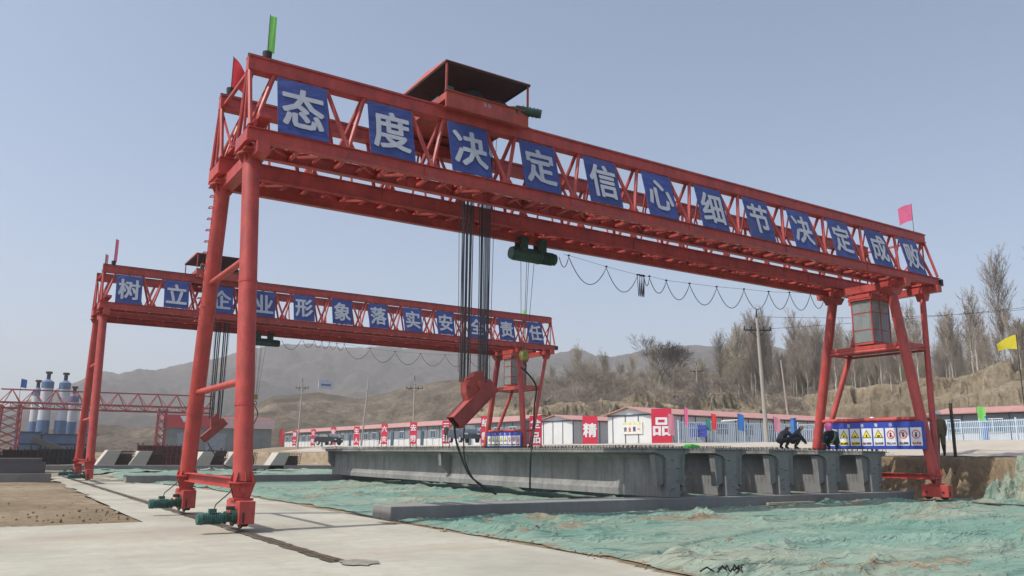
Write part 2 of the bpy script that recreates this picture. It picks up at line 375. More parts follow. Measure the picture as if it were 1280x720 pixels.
# loose soil and rubble along slab edge
def rubble_obj():
    mb = MB(); r = random.Random(3)
    for k in range(490):
        y = r.uniform(6, 20); x = float(8.62 - .45*smooth((11.5-y)/4)) + r.gauss(.25, .22)
        if r.random() < .5:
            a_, b_, w_, sd_ = SEAMS[r.choice([0, 0, 1, 1, 2])]; x = r.uniform(8.8, 15); y = a_ + b_*(x-9) + w_*(float(fbm(x*.22+sd_*7, x*0+sd_, 4, 900+sd_))-.5)*2 + r.gauss(-.1, .16)
        if k >= 420:
            y = 20.7 + abs(r.gauss(0, 3.0)); x = 3.4-abs(r.gauss(0, 1.3))
        s = r.uniform(.010, .038)*(1 if r.random() < .9 else 1.8); z = float(net_z(x, y))-.02 if x > 9 else .0
        c = Vector((x, y, z+s*.3)); vs = []
        for d in ((1,0,0),(-1,0,0),(0,1,0),(0,-1,0),(0,0,1),(0,0,-1)):
            vs.append(c + Vector(d)*s*r.uniform(.6,1.2) + Vector((r.uniform(-.3,.3)*s, r.uniform(-.3,.3)*s, 0)))
        mb.add(vs, [(0,2,4),(2,1,4),(1,3,4),(3,0,4),(2,0,5),(1,2,5),(3,1,5),(0,3,5)])
    o = mb.build('rubble', DIRT); tag(o, 'loose clods of soil scattered along the slab edges', 'rubble', kind='stuff')
rubble_obj()

# ------------------------------------------------------------------ benches
def bench(x0, x1, y0, y1, z, label, name='concrete_bench', topmat=BENCHC, zb=-.3):
    mb = MB().box(x0, x1, y0, y1, zb, z)
    o = mb.build(name, topmat, bevel=.02); tag(o, label, 'concrete bench'); return o
bench(8.72, 31.2, 18.9, 20.0, .315, 'long low concrete bench under the near ends of the grey bridge beams')
bench(6.6, 31.4, 46.6, 47.6, .36, 'low concrete bench under the far ends of the grey bridge beams')
bench(4.0, 30.5, 76.6, 77.2, .42, 'distant thin concrete strip below the row of pale end blocks')
bench(-26, 3.4, 49.2, 50.6, .42, 'long dark concrete bench at the far left behind the soil patch')

# ------------------------------------------------------------------ T-beams
def t_beam(xc, label, seed):
    root = empty('bridge_beam', (xc, 19.1, .33), 0, label, 'bridge beam', 'grey concrete T-beams lying side by side on the benches')
    Lb = 28.9; Hh = 1.52
    def prof(y):
        e = min(y, Lb-y); k = 1-float(smooth((e-1.6)/1.4))      # thick end block
        w = .10 + .17*k; bw = .27
        return [(-bw, 0), (bw, 0), (bw, .20), (w, .40), (w, Hh-.36), (w+.12, Hh-.24), (.76, Hh-.15), (.76, Hh), (-.76, Hh), (-.76, Hh-.15), (-w-.12, Hh-.24), (-w, Hh-.36), (-w, .40), (-bw, .20)]
    ys = [0, .8, 1.6, 1.95, 2.3, 2.65, 3.0, 6, 10, 14.45, 19, 23, 25.9, 26.25, 26.6, 26.95, 27.3, 28.1, Lb]
    mb = MB(); n = 14; vs = []
    for y in ys: vs += [(px, y, pz) for px, pz in prof(y)]
    fs = [(i*n+k, i*n+(k+1)%n, (i+1)*n+(k+1)%n, (i+1)*n+k) for i in range(len(ys)-1) for k in range(n)]
    fs += [tuple(range(n))[::-1], tuple((len(ys)-1)*n+k for k in range(n))]
    mb.add(vs, fs); mb.build('girder_body', BEAMC, root)
    for yd in (.12, 14.3, Lb-.36):
        for sx in (-1, 1):
            x0 = .12 if 1 < yd < 20 else .275
            d = MB().prism([(sx*x0, yd, .42), (sx*.42, yd, .55) if yd > 1 else (sx*.60, yd, .30), (sx*.60, yd, .75), (sx*.66, yd, Hh-.20), (sx*x0, yd, Hh-.26)], (0,0,0), (0,.24,0))
            d.build('diaphragm', BEAMC, root)
    rb = MB(); r = random.Random(seed)
    for sx in (-1, 1):
        y = .1
        while y < Lb:
            o = r.uniform(-.02, .02)
            rb.bar((sx*.755, y, Hh-.05), (sx*(1.0+o), y, Hh-.05), .014, .014)
            rb.bar((sx*(.995+o), y, Hh-.05), (sx*(.995+o), y+.02, Hh+.06+r.uniform(-.02,.02)), .014, .014)
            y += .16
    y = .15
    while y < Lb:
        for x in (-.18, .18): rb.bar((x, y, Hh-.01), (x, y, Hh+.09), .014, .014)
        rb.bar((-.18, y, Hh+.085), (.18, y, Hh+.085), .014, .014); y += .22
    for k in range(6):
        x = r.uniform(-.24, .24); z = r.uniform(.15, Hh-.3); rb.bar((x, -r.uniform(.05, .15), z), (x, .02, z), .015, .015)
    for k in range(18):
        x = -.72 + k*.085; rb.bar((x, -.14-r.uniform(0,.08), Hh-.06), (x, .02, Hh-.06), .018, .018)
    rb.build('reinforcing_bars', DARK, root)
    return root
for i, (xc, lb) in enumerate([(18.45, 'nearest grey concrete T-beam, whose whole long side shows'), (21.1, 'second concrete T-beam from the left at the near bench'),
        (23.75, 'middle one of the five parallel concrete T-beams'), (26.4, 'fourth concrete T-beam from the left, under the two crouching people in black'),
        (29.05, 'rightmost concrete T-beam beside the earth bank')]):
    t_beam(xc, lb, i)

# ------------------------------------------------------------------ rail
def rail(x, y0, y1, z, label):
    mb = MB()
    for a, b, h0, h1 in ((-.065, .065, 0, .014), (-.01, .01, .014, .075), (-.035, .035, .075, .11)):
        mb.box(x+a, x+b, y0, y1, z+h0, z+h1)
    root = empty('crane_rail', (0,0,0), 0, label, 'rail')
    mb.build('rail_bar', simple('rusty_rail_steel', (.10, .065, .045), .6, .3, var=.4, scale=6), root)
    g = MB(); r = random.Random(5); xs = []
    n = 240
    vs = []
    for k in range(n+1):
        y = y0-.1 + (y1-y0)*k/n
        vs += [(x-.11-r.uniform(0,.06), y, .0125), (x+.10+r.uniform(0,.05), y, .0125)]
    g.add(vs, [(2*k, 2*k+1, 2*k+3, 2*k+2) for k in range(n)])
    g.build('groove', GROOVE, root)
    return root
GROOVE = soil('dark_gravel_groove', (.05, .042, .035), (.10, .085, .065), (.22, .2, .165), 4, .03)
rail(4.73, 12.1, 61, -.082, 'steel crane rail running from the foreground slab to the far crane')
rail(30.6, 5, 61, -.06, 'steel crane rail under the right-hand legs at the foot of the earth bank')
# gravel pit patch at the rail end
gp = MB(); r = random.Random(9); c = [(4.86+.34*math.cos(t)*r.uniform(.6,1.2)+.1, 11.75+.40*math.sin(t)*r.uniform(.6,1.2), .018) for t in [k*.35 for k in range(18)]]
gp.add(c+[(4.96, 11.75, .03)], [(k, (k+1)%18, 18) for k in range(18)])
gpo = gp.build('gravel_heap', soil('grey_gravel', (.22, .2, .17), (.30, .28, .24), (.42, .40, .34), 6, .03)); tag(gpo, 'small dark gravel patch at the near end of the rail', 'gravel', kind='stuff')

# ------------------------------------------------------------------ characters
_glyph = {}
def glyph_mesh(ch, bold=.022):
    if (ch, bold) in _glyph: return _glyph[(ch, bold)]
    c = bpy.data.curves.new('glyph', 'FONT'); c.body = ch; c.resolution_u = 2
    o = bpy.data.objects.new('glyph', c); COL.objects.link(o)
    dg = bpy.context.evaluated_depsgraph_get(); m0 = bpy.data.meshes.new_from_object(o.evaluated_get(dg))
    bpy.data.objects.remove(o)
    co = np.array([v.co[:] for v in m0.vertices]); f = [tuple(p.vertices) for p in m0.polygons]; mb = MB()
    c0 = (co.min(0)+co.max(0))/2; sz = max(co[:,0].max()-co[:,0].min(), co[:,1].max()-co[:,1].min()); co = (co-c0)/sz
    # heavier strokes: the outline repeated a little to each side, every copy a hair further out
    for k, (dx, dy) in enumerate(((0,0), (1,0), (-1,0), (0,.8), (0,-.8), (.7,.7), (-.7,.7), (.7,-.7), (-.7,-.7))):
        mb.add([(p[0]+dx*bold, p[1]+dy*bold, .0012*k) for p in co], f)
    me = bpy.data.meshes.new('glyph'); me.from_pydata(mb.v, [], mb.f); me.update()
    _glyph[(ch, bold)] = me; return me
def put_glyph(ch, origin, ex, ey, size, mat, parent, name='character', bold=.022, sx=1.0):
    """ex,ey: text right and up directions (unit vectors) in the parent's space"""
    me = glyph_mesh(ch, bold).copy(); me.name = name; me.materials.clear(); me.materials.append(mat)
    o = bpy.data.objects.new(name, me); COL.objects.link(o)
    ex = Vector(ex).normalized(); ey = Vector(ey).normalized(); ez = ex.cross(ey)
    Mx = Matrix((ex*size*sx, ey*size, ez)).transposed().to_4x4(); Mx.translation = Vector(origin)
    o.parent = parent; o.matrix_local = Mx
    return o

# ------------------------------------------------------------------ gantry crane
T2, WW = 1.366, .534
YF, ZH = 2.70, 8.60          # foot half spread, leg-top height
ZB, ZT = 8.78, 11.135
XS, XE = -.27, 28.87
def crane(loc, chars, label, far=False):
    R_ = empty('gantry_crane', loc, 0, label, 'gantry crane')
    # ---- girders
    for s in (-1, 1):
        yc = s*T2
        G = MB(); G.box(XS, XE, yc-.12, yc+.12, ZT-.34, ZT); G.box(XS, XE, yc-.17, yc+.17, ZT-.03, ZT+.012); G.box(XS, XE, yc-.17, yc+.17, ZT-.37, ZT-.34)
        gd = G.build('top_chord', RED, R_)
        G = MB(); G.box(XS, XE, yc-.035, yc+.035, ZT+.012, ZT+.09); G.build('trolley_rail', DARK, gd)
        ch = .33 if s < 0 else .44
        for w in (-WW, WW):
            y = yc+w; sg = 1 if w > 0 else -1
            G = MB(); G.box(XS, XE, y-.02, y+.02, ZB+.02, ZB+ch-.02)
            G.box(XS, XE, y-.10, y+.10, ZB, ZB+.02); G.box(XS, XE, y-.10, y+.10, ZB+ch-.02, ZB+ch)
            lc = G.build('lower_chord', RED, R_)
            # bolted splices
            for k in range(1, 6):
                x = XS + k*4.86; MB().box(x-.22, x+.22, y-.045, y+.045, ZB+.04, ZB+.29).build('splice_plate', RED, lc)
        n = 12; pit = 2.38; x0 = .41-.55
        low = MB()
        for k in range(n+1):
            xb = x0 + k*pit
            for w in (-WW, WW):
                side = MB(); zt = ZT-.36; zb = ZB+ch; rr = .058 if w*s > 0 or s < 0 else .05
                for dx in (-.52, .52):
                    xt = xb+dx
                    if XS+.1 < xt < XE-.1:
                        side.tube((min(max(xb, XS+.1), XE-.1), yc+w*.96, zb), (xt, yc+w*.16, zt), rr, rr, 7)
                if 0 < k < n: side.prism([(xb-.2, yc+w*1.0, ZB+ch-.01), (xb+.2, yc+w*1.0, ZB+ch-.01), (xb+.12, yc+w*.9, ZB+ch+.17), (xb-.12, yc+w*.9, ZB+ch+.17)], (0,-.01,0), (0,.01,0))
                if XS+.1 < xb+1.19 < XE-.1: side.tube((xb+1.19, yc+w*.96, zb), (xb+1.19, yc+w*.16, zt), .034, .034, 6)
                side.build('web_brace', RED, R_, smooth=True)
            # bottom plane zigzag and struts
        xx = XS+.15; q = 0; st = 1.19
        while xx < XE-.2:
            low.bar((xx, yc-WW, ZB+.10), (xx, yc+WW, ZB+.10), .08, .08); xh = min(xx+st/2, XE-.15); low.bar((xh, yc-WW, ZB+.12), (xh, yc+WW, ZB+.12), .06, .06)
            x2 = min(xx+st, XE-.15); a, b = (-WW, WW) if q % 2 == 0 else (WW, -WW)
            low.bar((xx, yc+a, ZB+.16), (x2, yc+b, ZB+.16), .07, .07)
            low.bar((xx, yc+a, ZB+.27), (x2, yc+b, ZB+.27), .06, .05)
            low.bar((xx, yc-WW, ZB+.29), (xx, yc+WW, ZB+.29), .06, .06)
            xx += st; q += 1
        for xe_ in (XS+.05, XE-.05):
            side = MB()
            for w in (-WW, WW): side.tube((xe_, yc+w, ZB+.4), (xe_, yc+w*.15, ZT-.34), .055, .055, 7)
            side.tube((xe_, yc, ZB+.4), (xe_, yc, ZT-.34), .035, .035, 6)
            low.bar((xe_, yc-WW, ZB+.17), (xe_, yc+WW, ZB+.17), .12, .3); side.build('end_frame', RED, R_, smooth=True)
        low.build('bottom_lacing', RED, R_)
    # hoist runway I-beam under the far girder
    hb = MB(); yb = T2; hb.box(XS+.4, XE-3, yb-.09, yb+.09, ZB-.05, ZB-.03); hb.box(XS+.4, XE-3, yb-.012, yb+.012, ZB-.27, ZB-.05); hb.box(XS+.4, XE-3, yb-.09, yb+.09, ZB-.29, ZB-.27)
    hb.build('hoist_runway', RED, R_)
    # cross beams tying the girders
    for x, z, h in ((XS+.35, ZB-.16, .3), (26.2, ZB-.16, .3), (28.5, ZB-.16, .3), (XS+.35, ZB+.62, .12)):
        MB().box(x-.15, x+.15, -T2-.75, T2+.75, z-h/2, z+h/2-.005).build('cross_beam', RED, R_)
    for x in (XS+.12, XE-.12):
        mb = MB(); mb.bar((x, -T2, ZT-.25), (x, T2, ZT-.25), .08, .08)
        mb.bar((x, -T2-.1, ZT-.45), (x, -.1, ZB+.5), .05, .05); mb.bar((x, T2+.1, ZT-.45), (x, .1, ZB+.5), .05, .05)
        mb.build('end_brace', RED, R_)
    mb = MB()
    for x, y in ((XS+.02, -T2), (XE-.02, -T2), (XS+.02, T2), (XE-.02, T2)): mb.box(x-.16, x+.02 if x > 5 else x+.1, y-.13, y+.13, ZT-.62, ZT-.38)
    mb = MB()
    for x in (XE+.02,):
        for y in (-T2-WW, -T2+WW, T2-WW, T2+WW): MB().box(x, x+.16, y-.1, y+.1, ZB+.02, ZB+.30).build('buffer_block', DARK, R_)
    # ---- left rigid legs
    for s in (-1, 1):
        top = (0, s*T2, ZH); foot = (0, s*YF, .98)
        m1 = MB().tube(foot, top, .20, .20, 24); lg = m1.build('leg', RED, R_, smooth=True)
        hd = MB(); hd.tube((0, s*T2, ZH-.02), (0, s*T2, ZH+.03), .34, .34, 20); hd.box(-.28, .28, s*T2-.5, s*T2+.5, ZH+.03, ZB-.31 if False else ZH+.05)
        for a in range(8):
            t = a*math.pi/4; hd.bar((.18*math.cos(t), s*T2+.18*math.sin(t), ZH-.2), (.27*math.cos(t), s*T2+.27*math.sin(t), ZH-.03), .012, .08)
        hd.build('leg_head', RED, lg)
        for zz in (2.6, 5.4):
            f = (zz-.98)/(ZH-.98); y = s*(YF+(T2-YF)*f); MB().tube((0, y, zz-.03), (0, y-s*.005, zz+.03), .212, .212, 24).build('weld_collar', RED, lg, smooth=True)
        if s > 0 and not far:
            ld = MB()
            for k in range(12):
                z = 5.0+k*.3; f = (z-.98)/(ZH-.98); y = s*(YF+(T2-YF)*f)
                ld.bar((-.15, y+.10, z), (-.28, y+.14, z), .02, .02); ld.bar((-.28, y+.15, z), (-.28, y-.05, z), .02, .02); ld.bar((-.28, y-.04, z), (-.15, y-.02, z), .02, .02)
            ld.build('ladder', RED, lg)
        foot_assembly(R_, 0, s*YF, motor=-1)
    def at(z, s): f = (z-.98)/(ZH-.98); return (0, s*(YF+(T2-YF)*f), z)
    b = MB(); p, q = at(1.0, -1), at(1.0, 1); b.bar(p, q, .20, .03); 
    b = MB(); b.box(-.10, .10, -YF+.2, YF-.2, .84, .865); b.box(-.012, .012, -YF+.2, YF-.2, .865, 1.035); b.box(-.10, .10, -YF+.2, YF-.2, 1.035, 1.06)
    b.build('leg_tie_beam', RED, R_)
    MB().tube(at(3.13, -1), at(3.13, 1), .085, .085, 14).build('leg_brace', RED, R_, smooth=True)
    MB().tube(at(6.0, -1), at(6.0, 1), .085, .085, 14).build('leg_brace', RED, R_, smooth=True)
    # ---- right legs: two tubes rise from each foot
    XF = 25.87
    for s in (-1, 1):
        for xt, rr in ((26.17, .20), (28.45, .12)):
            top = (xt, s*T2, ZB-.33); foot = (XF + (.1 if xt > 27 else -.05), s*YF, .8)
            lg = MB().tube(foot, top, rr, rr, 20).build('leg', RED, R_, smooth=True)
            MB().prism([(xt-rr*1.0, s*T2, ZB-.62), (xt+rr*1.0, s*T2, ZB-.62), (xt+rr*2.3, s*T2, ZB-.31), (xt-rr*2.3, s*T2, ZB-.31)], (0,-rr-.06,0), (0,rr+.06,0)).build('leg_head', RED, lg)
        foot_assembly(R_, XF, s*YF, motor=1, wide=True)
    def atr(z, s, o=0):
        f = (z-.8)/(ZB-.33-.8); xt = 26.17 if o == 0 else 28.45; x1 = XF-.05 if o == 0 else XF+.1
        return Vector((x1+(xt-x1)*f, s*(YF+(T2-YF)*f), z))
    for z, rr in ((3.1, .10), (5.95, .085)):
        MB().tube(atr(z, -1), atr(z, 1), rr, rr, 12).build('leg_brace', RED, R_, smooth=True)
        for s in (-1, 1): MB().tube(atr(z+.02, s), atr(z+.02, s, 1), .05, .05, 10).build('leg_brace', RED, R_, smooth=True)
        MB().tube(atr(z, -1, 1), atr(z, 1, 1), .05, .05, 10).build('leg_brace', RED, R_, smooth=True)
    b = MB(); b.box(XF-.1, XF+.1, -YF+.25, YF-.25, .80, .825); b.box(XF-.012, XF+.012, -YF+.25, YF-.25, .825, .995); b.box(XF-.1, XF+.1, -YF+.25, YF-.25, .995, 1.02)
    b.build('leg_tie_beam', RED, R_)
    # platform and operator cab
    pf = MB(); p1 = atr(6.12, -1); p2 = atr(6.12, 1); p3 = atr(6.12, 1, 1); p4 = atr(6.12, -1, 1)
    pf.prism([p1, p2, p3, p4], (0,0,-.03), (0,0,.03))
    for a, c in ((p1, p2), (p2, p3), (p3, p4), (p4, p1), (p1, p3)): pf.bar(a, c, .07, .14)
    pf.build('cab_platform', RED, R_)
    cb = MB(); cx0, cx1, cy0, cy1, cz0, cz1 = 26.1, 27.35, -.45, .45, 6.26, 8.2
    cb.box(cx0, cx1, cy0, cy1, cz0, cz0+.08); cb.box(cx0-.1, cx1+.1, cy0-.1, cy1+.1, cz1-.05, cz1+.03)
    for x in (cx0, cx1):
        for y in (cy0, cy1): cb.box(x-.025, x+.025, y-.025, y+.025, cz0, cz1)
    for z in (cz0+.62, cz0+1.35):
        for x in (cx0, cx1): cb.box(x-.02, x+.02, cy0, cy1, z-.02, z+.02)
        for y in (cy0, cy1): cb.box(cx0, cx1, y-.02, y+.02, z-.02, z+.02)
    for y in (cy0, cy1): cb.box((cx0+cx1)/2-.02, (cx0+cx1)/2+.02, y-.02, y+.02, cz0, cz1)
    cab = cb.build('operator_cab', RED, R_)
    gl = MB(); e = .008
    gl.box(cx0-e, cx0+e, cy0+.03, cy1-.03, cz0+.1, cz1-.06); gl.box(cx0+.03, cx1-.03, cy0-e, cy0+e, cz0+.1, cz1-.06); gl.box(cx0+.03, cx1-.03, cy1-e, cy1+e, cz0+.1, cz1-.06)
    gl.build('cab_window', CABG, cab)
    MB().box((cx0+cx1)/2-.2, (cx0+cx1)/2+.2, -.2, .2, cz0+.08, cz0+.55).box((cx0+cx1)/2+.15, (cx0+cx1)/2+.2, -.2, .2, cz0+.55, cz0+1.05).build('seat', DARK, cab)
    MB().box(cx1-.01, cx1+.01, cy0+.03, cy1-.03, cz0+.1, cz1-.06).build('cab_rear_panel', RED, cab)
    bd = MB(); bd.box(cx0-.12, cx0-.10, cy0-.05, cy1+.05, cz1+.03, cz1+.17); bd.box(cx0-.1, cx1, cy0-.13, cy0-.11, cz1+.03, cz1+.17); bd.build('cab_header', RED, cab)
    hang = MB()
    for x in (cx0+.1, cx1-.1):
        for y in (cy0+.05, cy1-.05): hang.bar((x, y, cz1), (x, y, ZB), .05, .05)
    hang.build('cab_hanger', RED, cab)
    # ---- character panels on the sloping front face of the near girder
    p0 = Vector((0, -T2-WW-.115, 9.02)); p1_ = Vector((0, -T2-.22, 10.72)); ey = (p1_-p0).normalized(); nrm = Vector((1,0,0)).cross(ey)
    for k, ch in enumerate(chars):
        x = .41 + k*2.378; w = 1.27; lo = p0 + ey*.09 + nrm*.03; hi = p0 + ey*1.70 + nrm*.03
        jz = rnd.uniform(-.025, .025); lo = lo+ey*jz; hi = hi+ey*jz
        o = Vector((x, 0, 0)); ww = Vector((w, 0, 0))
        pn = MB().prism([o+lo, o+ww+lo, o+ww+hi, o+hi], nrm*0, nrm*-.02)
        for f in (.15, .85): pn.bar(o+lo+(hi-lo)*f-nrm*.035+Vector((.02,0,0)), o+ww+lo+(hi-lo)*f-nrm*.035+Vector((-.02,0,0)), .02, .03)
        pn = pn.build('sign_panel', BLUE, R_)
        cc = (o+lo + o+ww+hi)/2 + nrm*.012
        put_glyph(ch, cc, (1,0,0), ey, 1.12, SILVER, pn, bold=.032, sx=.90)
    # safety board on the lower brace of the right legs
    xb = XF-.32; y0, y1 = -2.62, 1.75
    bo = MB().box(xb-.02, xb+.02, y0, y1, 1.93, 3.0).build('safety_board', simple('board_blue', (.03, .06, .36), .4, var=.1), R_)
    fr = MB(); fr.bar((xb, y0+.3, 3.0), (XF-.05, y0+.3, 3.12), .03, .03); fr.bar((xb, y1-.3, 3.0), (XF-.05, y1-.3, 3.12), .03, .03); fr.build('board_hanger', RED, bo)
    n = 8; pw = (y1-y0-.16)/n
    for k in range(n):
        ya = y1-.08-k*pw-.035; yb_ = ya-pw+.07; xf = xb-.028
        MB().box(xf, xf+.008, yb_, ya, 2.07, 2.76).build('sign_card', WHITEP, bo)
        yc_ = (ya+yb_)/2; zc = 2.50; ex = (0,-1,0)
        if 1 <= k <= 4:
            def tri(r, mat, off, nm='warning_triangle'):
                MB().prism([(xf-off, yc_+r, zc-r*.62), (xf-off, yc_-r, zc-r*.62), (xf-off, yc_, zc+r*1.05)], (0,0,0), (.003,0,0)).build(nm, mat, bo)
            tri(.2, BLACK, .004); tri(.155, YEL, .008)
            mk = MB(); m_ = [(.04, .07), (.05, .05), (.03, .09), (.06, .06)][k-1]
            mk.box(xf-.014, xf-.01, yc_-m_[0], yc_+m_[0], zc-.08, zc-.08+m_[1]); mk.build('pictogram', BLACK, bo)
            if k <= 2: MB().box(xf-.004, xf, yc_-.19, yc_+.19, 2.10, 2.24).build('caption_strip', YEL, bo)
            tm = BLACK
        elif k == 0:
            mk = MB(); mk.tube((xf-.004, yc_+.02, zc), (xf-.001, yc_+.02, zc), .15, .15, 18); mk.build('pictogram', YEL, bo)
            mk = MB(); mk.tube((xf-.008, yc_-.02, zc-.03), (xf-.005, yc_-.02, zc-.03), .10, .10, 18); mk.build('pictogram', GREENS, bo); tm = GREENS
        else:
            ring = MB(); N = 20
            for a in range(N):
                t0, t1 = 2*math.pi*a/N, 2*math.pi*(a+1)/N
                ring.add([(xf-.006, yc_+r_*math.cos(t), zc+r_*math.sin(t)) for t in (t0, t1) for r_ in (.17, .135)], [(0,1,3,2)])
            if k < 7: ring.bar((xf-.009, yc_+.11, zc+.11), (xf-.009, yc_-.11, zc-.11), .028, .004, (1,0,0))
            ring.build('prohibition_ring', REDS, bo)
            mk = MB(); mk.tube((xf-.005, yc_, zc+.05), (xf-.002, yc_, zc+.05), .035, .035, 10); mk.box(xf-.005, xf-.002, yc_-.03, yc_+.05, zc-.10, zc+.02); mk.build('pictogram', BLACK, bo)
            tm = BLACK if k < 7 else REDS
        for j, ch in enumerate(['必须戴帽', '当心触电', '当心吊物', '当心落物', '当心坑洞', '禁止入内', '禁止抛物', '禁止吸烟'][k]):
            put_glyph(ch, (xf-.008, yc_+.14-j*.093, 2.165), ex, (0,0,1), .085, tm, bo, 'caption_character', .02)
    for k in range(4):
        put_glyph('安全警示'[k], (xb-.026, .62-k*.62, 2.88), (0,-1,0), (0,0,1), .14, WHITEP, bo, 'heading_character', .02)
    return R_
def foot_assembly(R_, x, y, motor=-1, wide=False):
    hx = .16; 
    kn = MB()
    kn.prism([(x-.25, y, .97), (x+.25, y, .97), (x+.15, y, .66), (x-.15, y, .66)], (0,-.10,0), (0,-.07,0))
    kn.prism([(x-.25, y, .97), (x+.25, y, .97), (x+.15, y, .66), (x-.15, y, .66)], (0,.07,0), (0,.10,0))
    kn.tube((x, y, .965), (x, y, .995), .28, .28, 20); kn.box(x-.2, x+.2, y-.2, y+.2, .62, .66)
    kn.tube((x, y-.13, .84), (x, y+.13, .84), .07, .07, 14)
    for t in range(8):
        a = t*math.pi/4; kn.bar((x+.17*math.cos(a), y+.17*math.sin(a), 1.18), (x+.235*math.cos(a), y+.235*math.sin(a), 1.0), .012, .07)
    bg_ = MB().box(x-hx, x+hx, y-.52, y+.52, .17, .62).build('bogie', RED, R_, bevel=.012)
    kn.build('knuckle', RED, bg_)
    for s in (-1, 1): MB().tube((x-hx-.006, y+s*.32, .34), (x+hx+.006, y+s*.32, .34), .05, .05, 12).build('axle', DARK, bg_)
    for s in (-1, 1):
        wh = MB()
        wh.tube((x-.06, y+s*.32, .30), (x+.06, y+s*.32, .30), .19, .19, 20); wh.tube((x-.085, y+s*.32, .30), (x-.055, y+s*.32, .30), .225, .225, 20)
        wh.build('wheel', DARK, bg_, smooth=True)
    if motor:
        sx = motor; my = y-.30 if motor < 0 else y+.1
        gb = MB(); gb.tube((x+sx*hx, my, .32), (x+sx*(hx+.10), my, .32), .14, .14, 16); gb.tube((x+sx*(hx+.10), my, .30), (x+sx*(hx+.24), my, .30), .09, .09, 16); gb.tube((x+sx*(hx+.2), my, .30), (x+sx*(hx+.24), my, .30), .125, .125, 16); gb.box(min(x+sx*.2, x+sx*.36), max(x+sx*.2, x+sx*.36), my-.05, my+.05, .45, .52)
        gb.build('gearbox', GREEN, bg_, smooth=True)
        mo = MB(); xa = x+sx*(hx+.24); mo.tube((xa, my, .29), (xa+sx*.08, my, .29), .09, .12, 18)
        mo.tube((xa+sx*.08, my, .29), (xa+sx*.42, my, .29), .10, .10, 18)
        for k in range(9): mo.tube((xa+sx*(.10+k*.038), my, .29), (xa+sx*(.110+k*.038), my, .29), .120, .120, 18)
        mo.tube((xa+sx*.42, my, .29), (xa+sx*.52, my, .29), .122, .112, 18); mo.box(min(xa+sx*.16, xa+sx*.3), max(xa+sx*.16, xa+sx*.3), my-.06, my+.06, .41, .48)
        mo.build('motor', MOTOR, bg_, smooth=True)
        MB().path([(xa+sx*.2, my, .47), (xa+sx*.16, my+.05, .56), (x+sx*.28, my+.16, .78), (x+sx*.12, y+.1, 1.05)], .012).build('motor_cable', CABLE, bg_)
BLACK = simple('black_print', (.02, .02, .02), .6); YEL = simple('yellow_print', (.72, .62, .05), .6, var=.08)
REDS = simple('red_print', (.62, .035, .05), .6, var=.08); GREENS = simple('green_print', (.05, .3, .12), .6, var=.1)
C1 = (4.73, 20.32, 0); C2 = (4.73, 48.14, .09)
crane(C1, '态度决定信心细节决定成败', 'huge near red gantry crane whose blue panels begin with the character 态')
crane(C2, '树立企业形象落实安全责任', 'farther red gantry crane whose blue panels begin with the character 树', True)

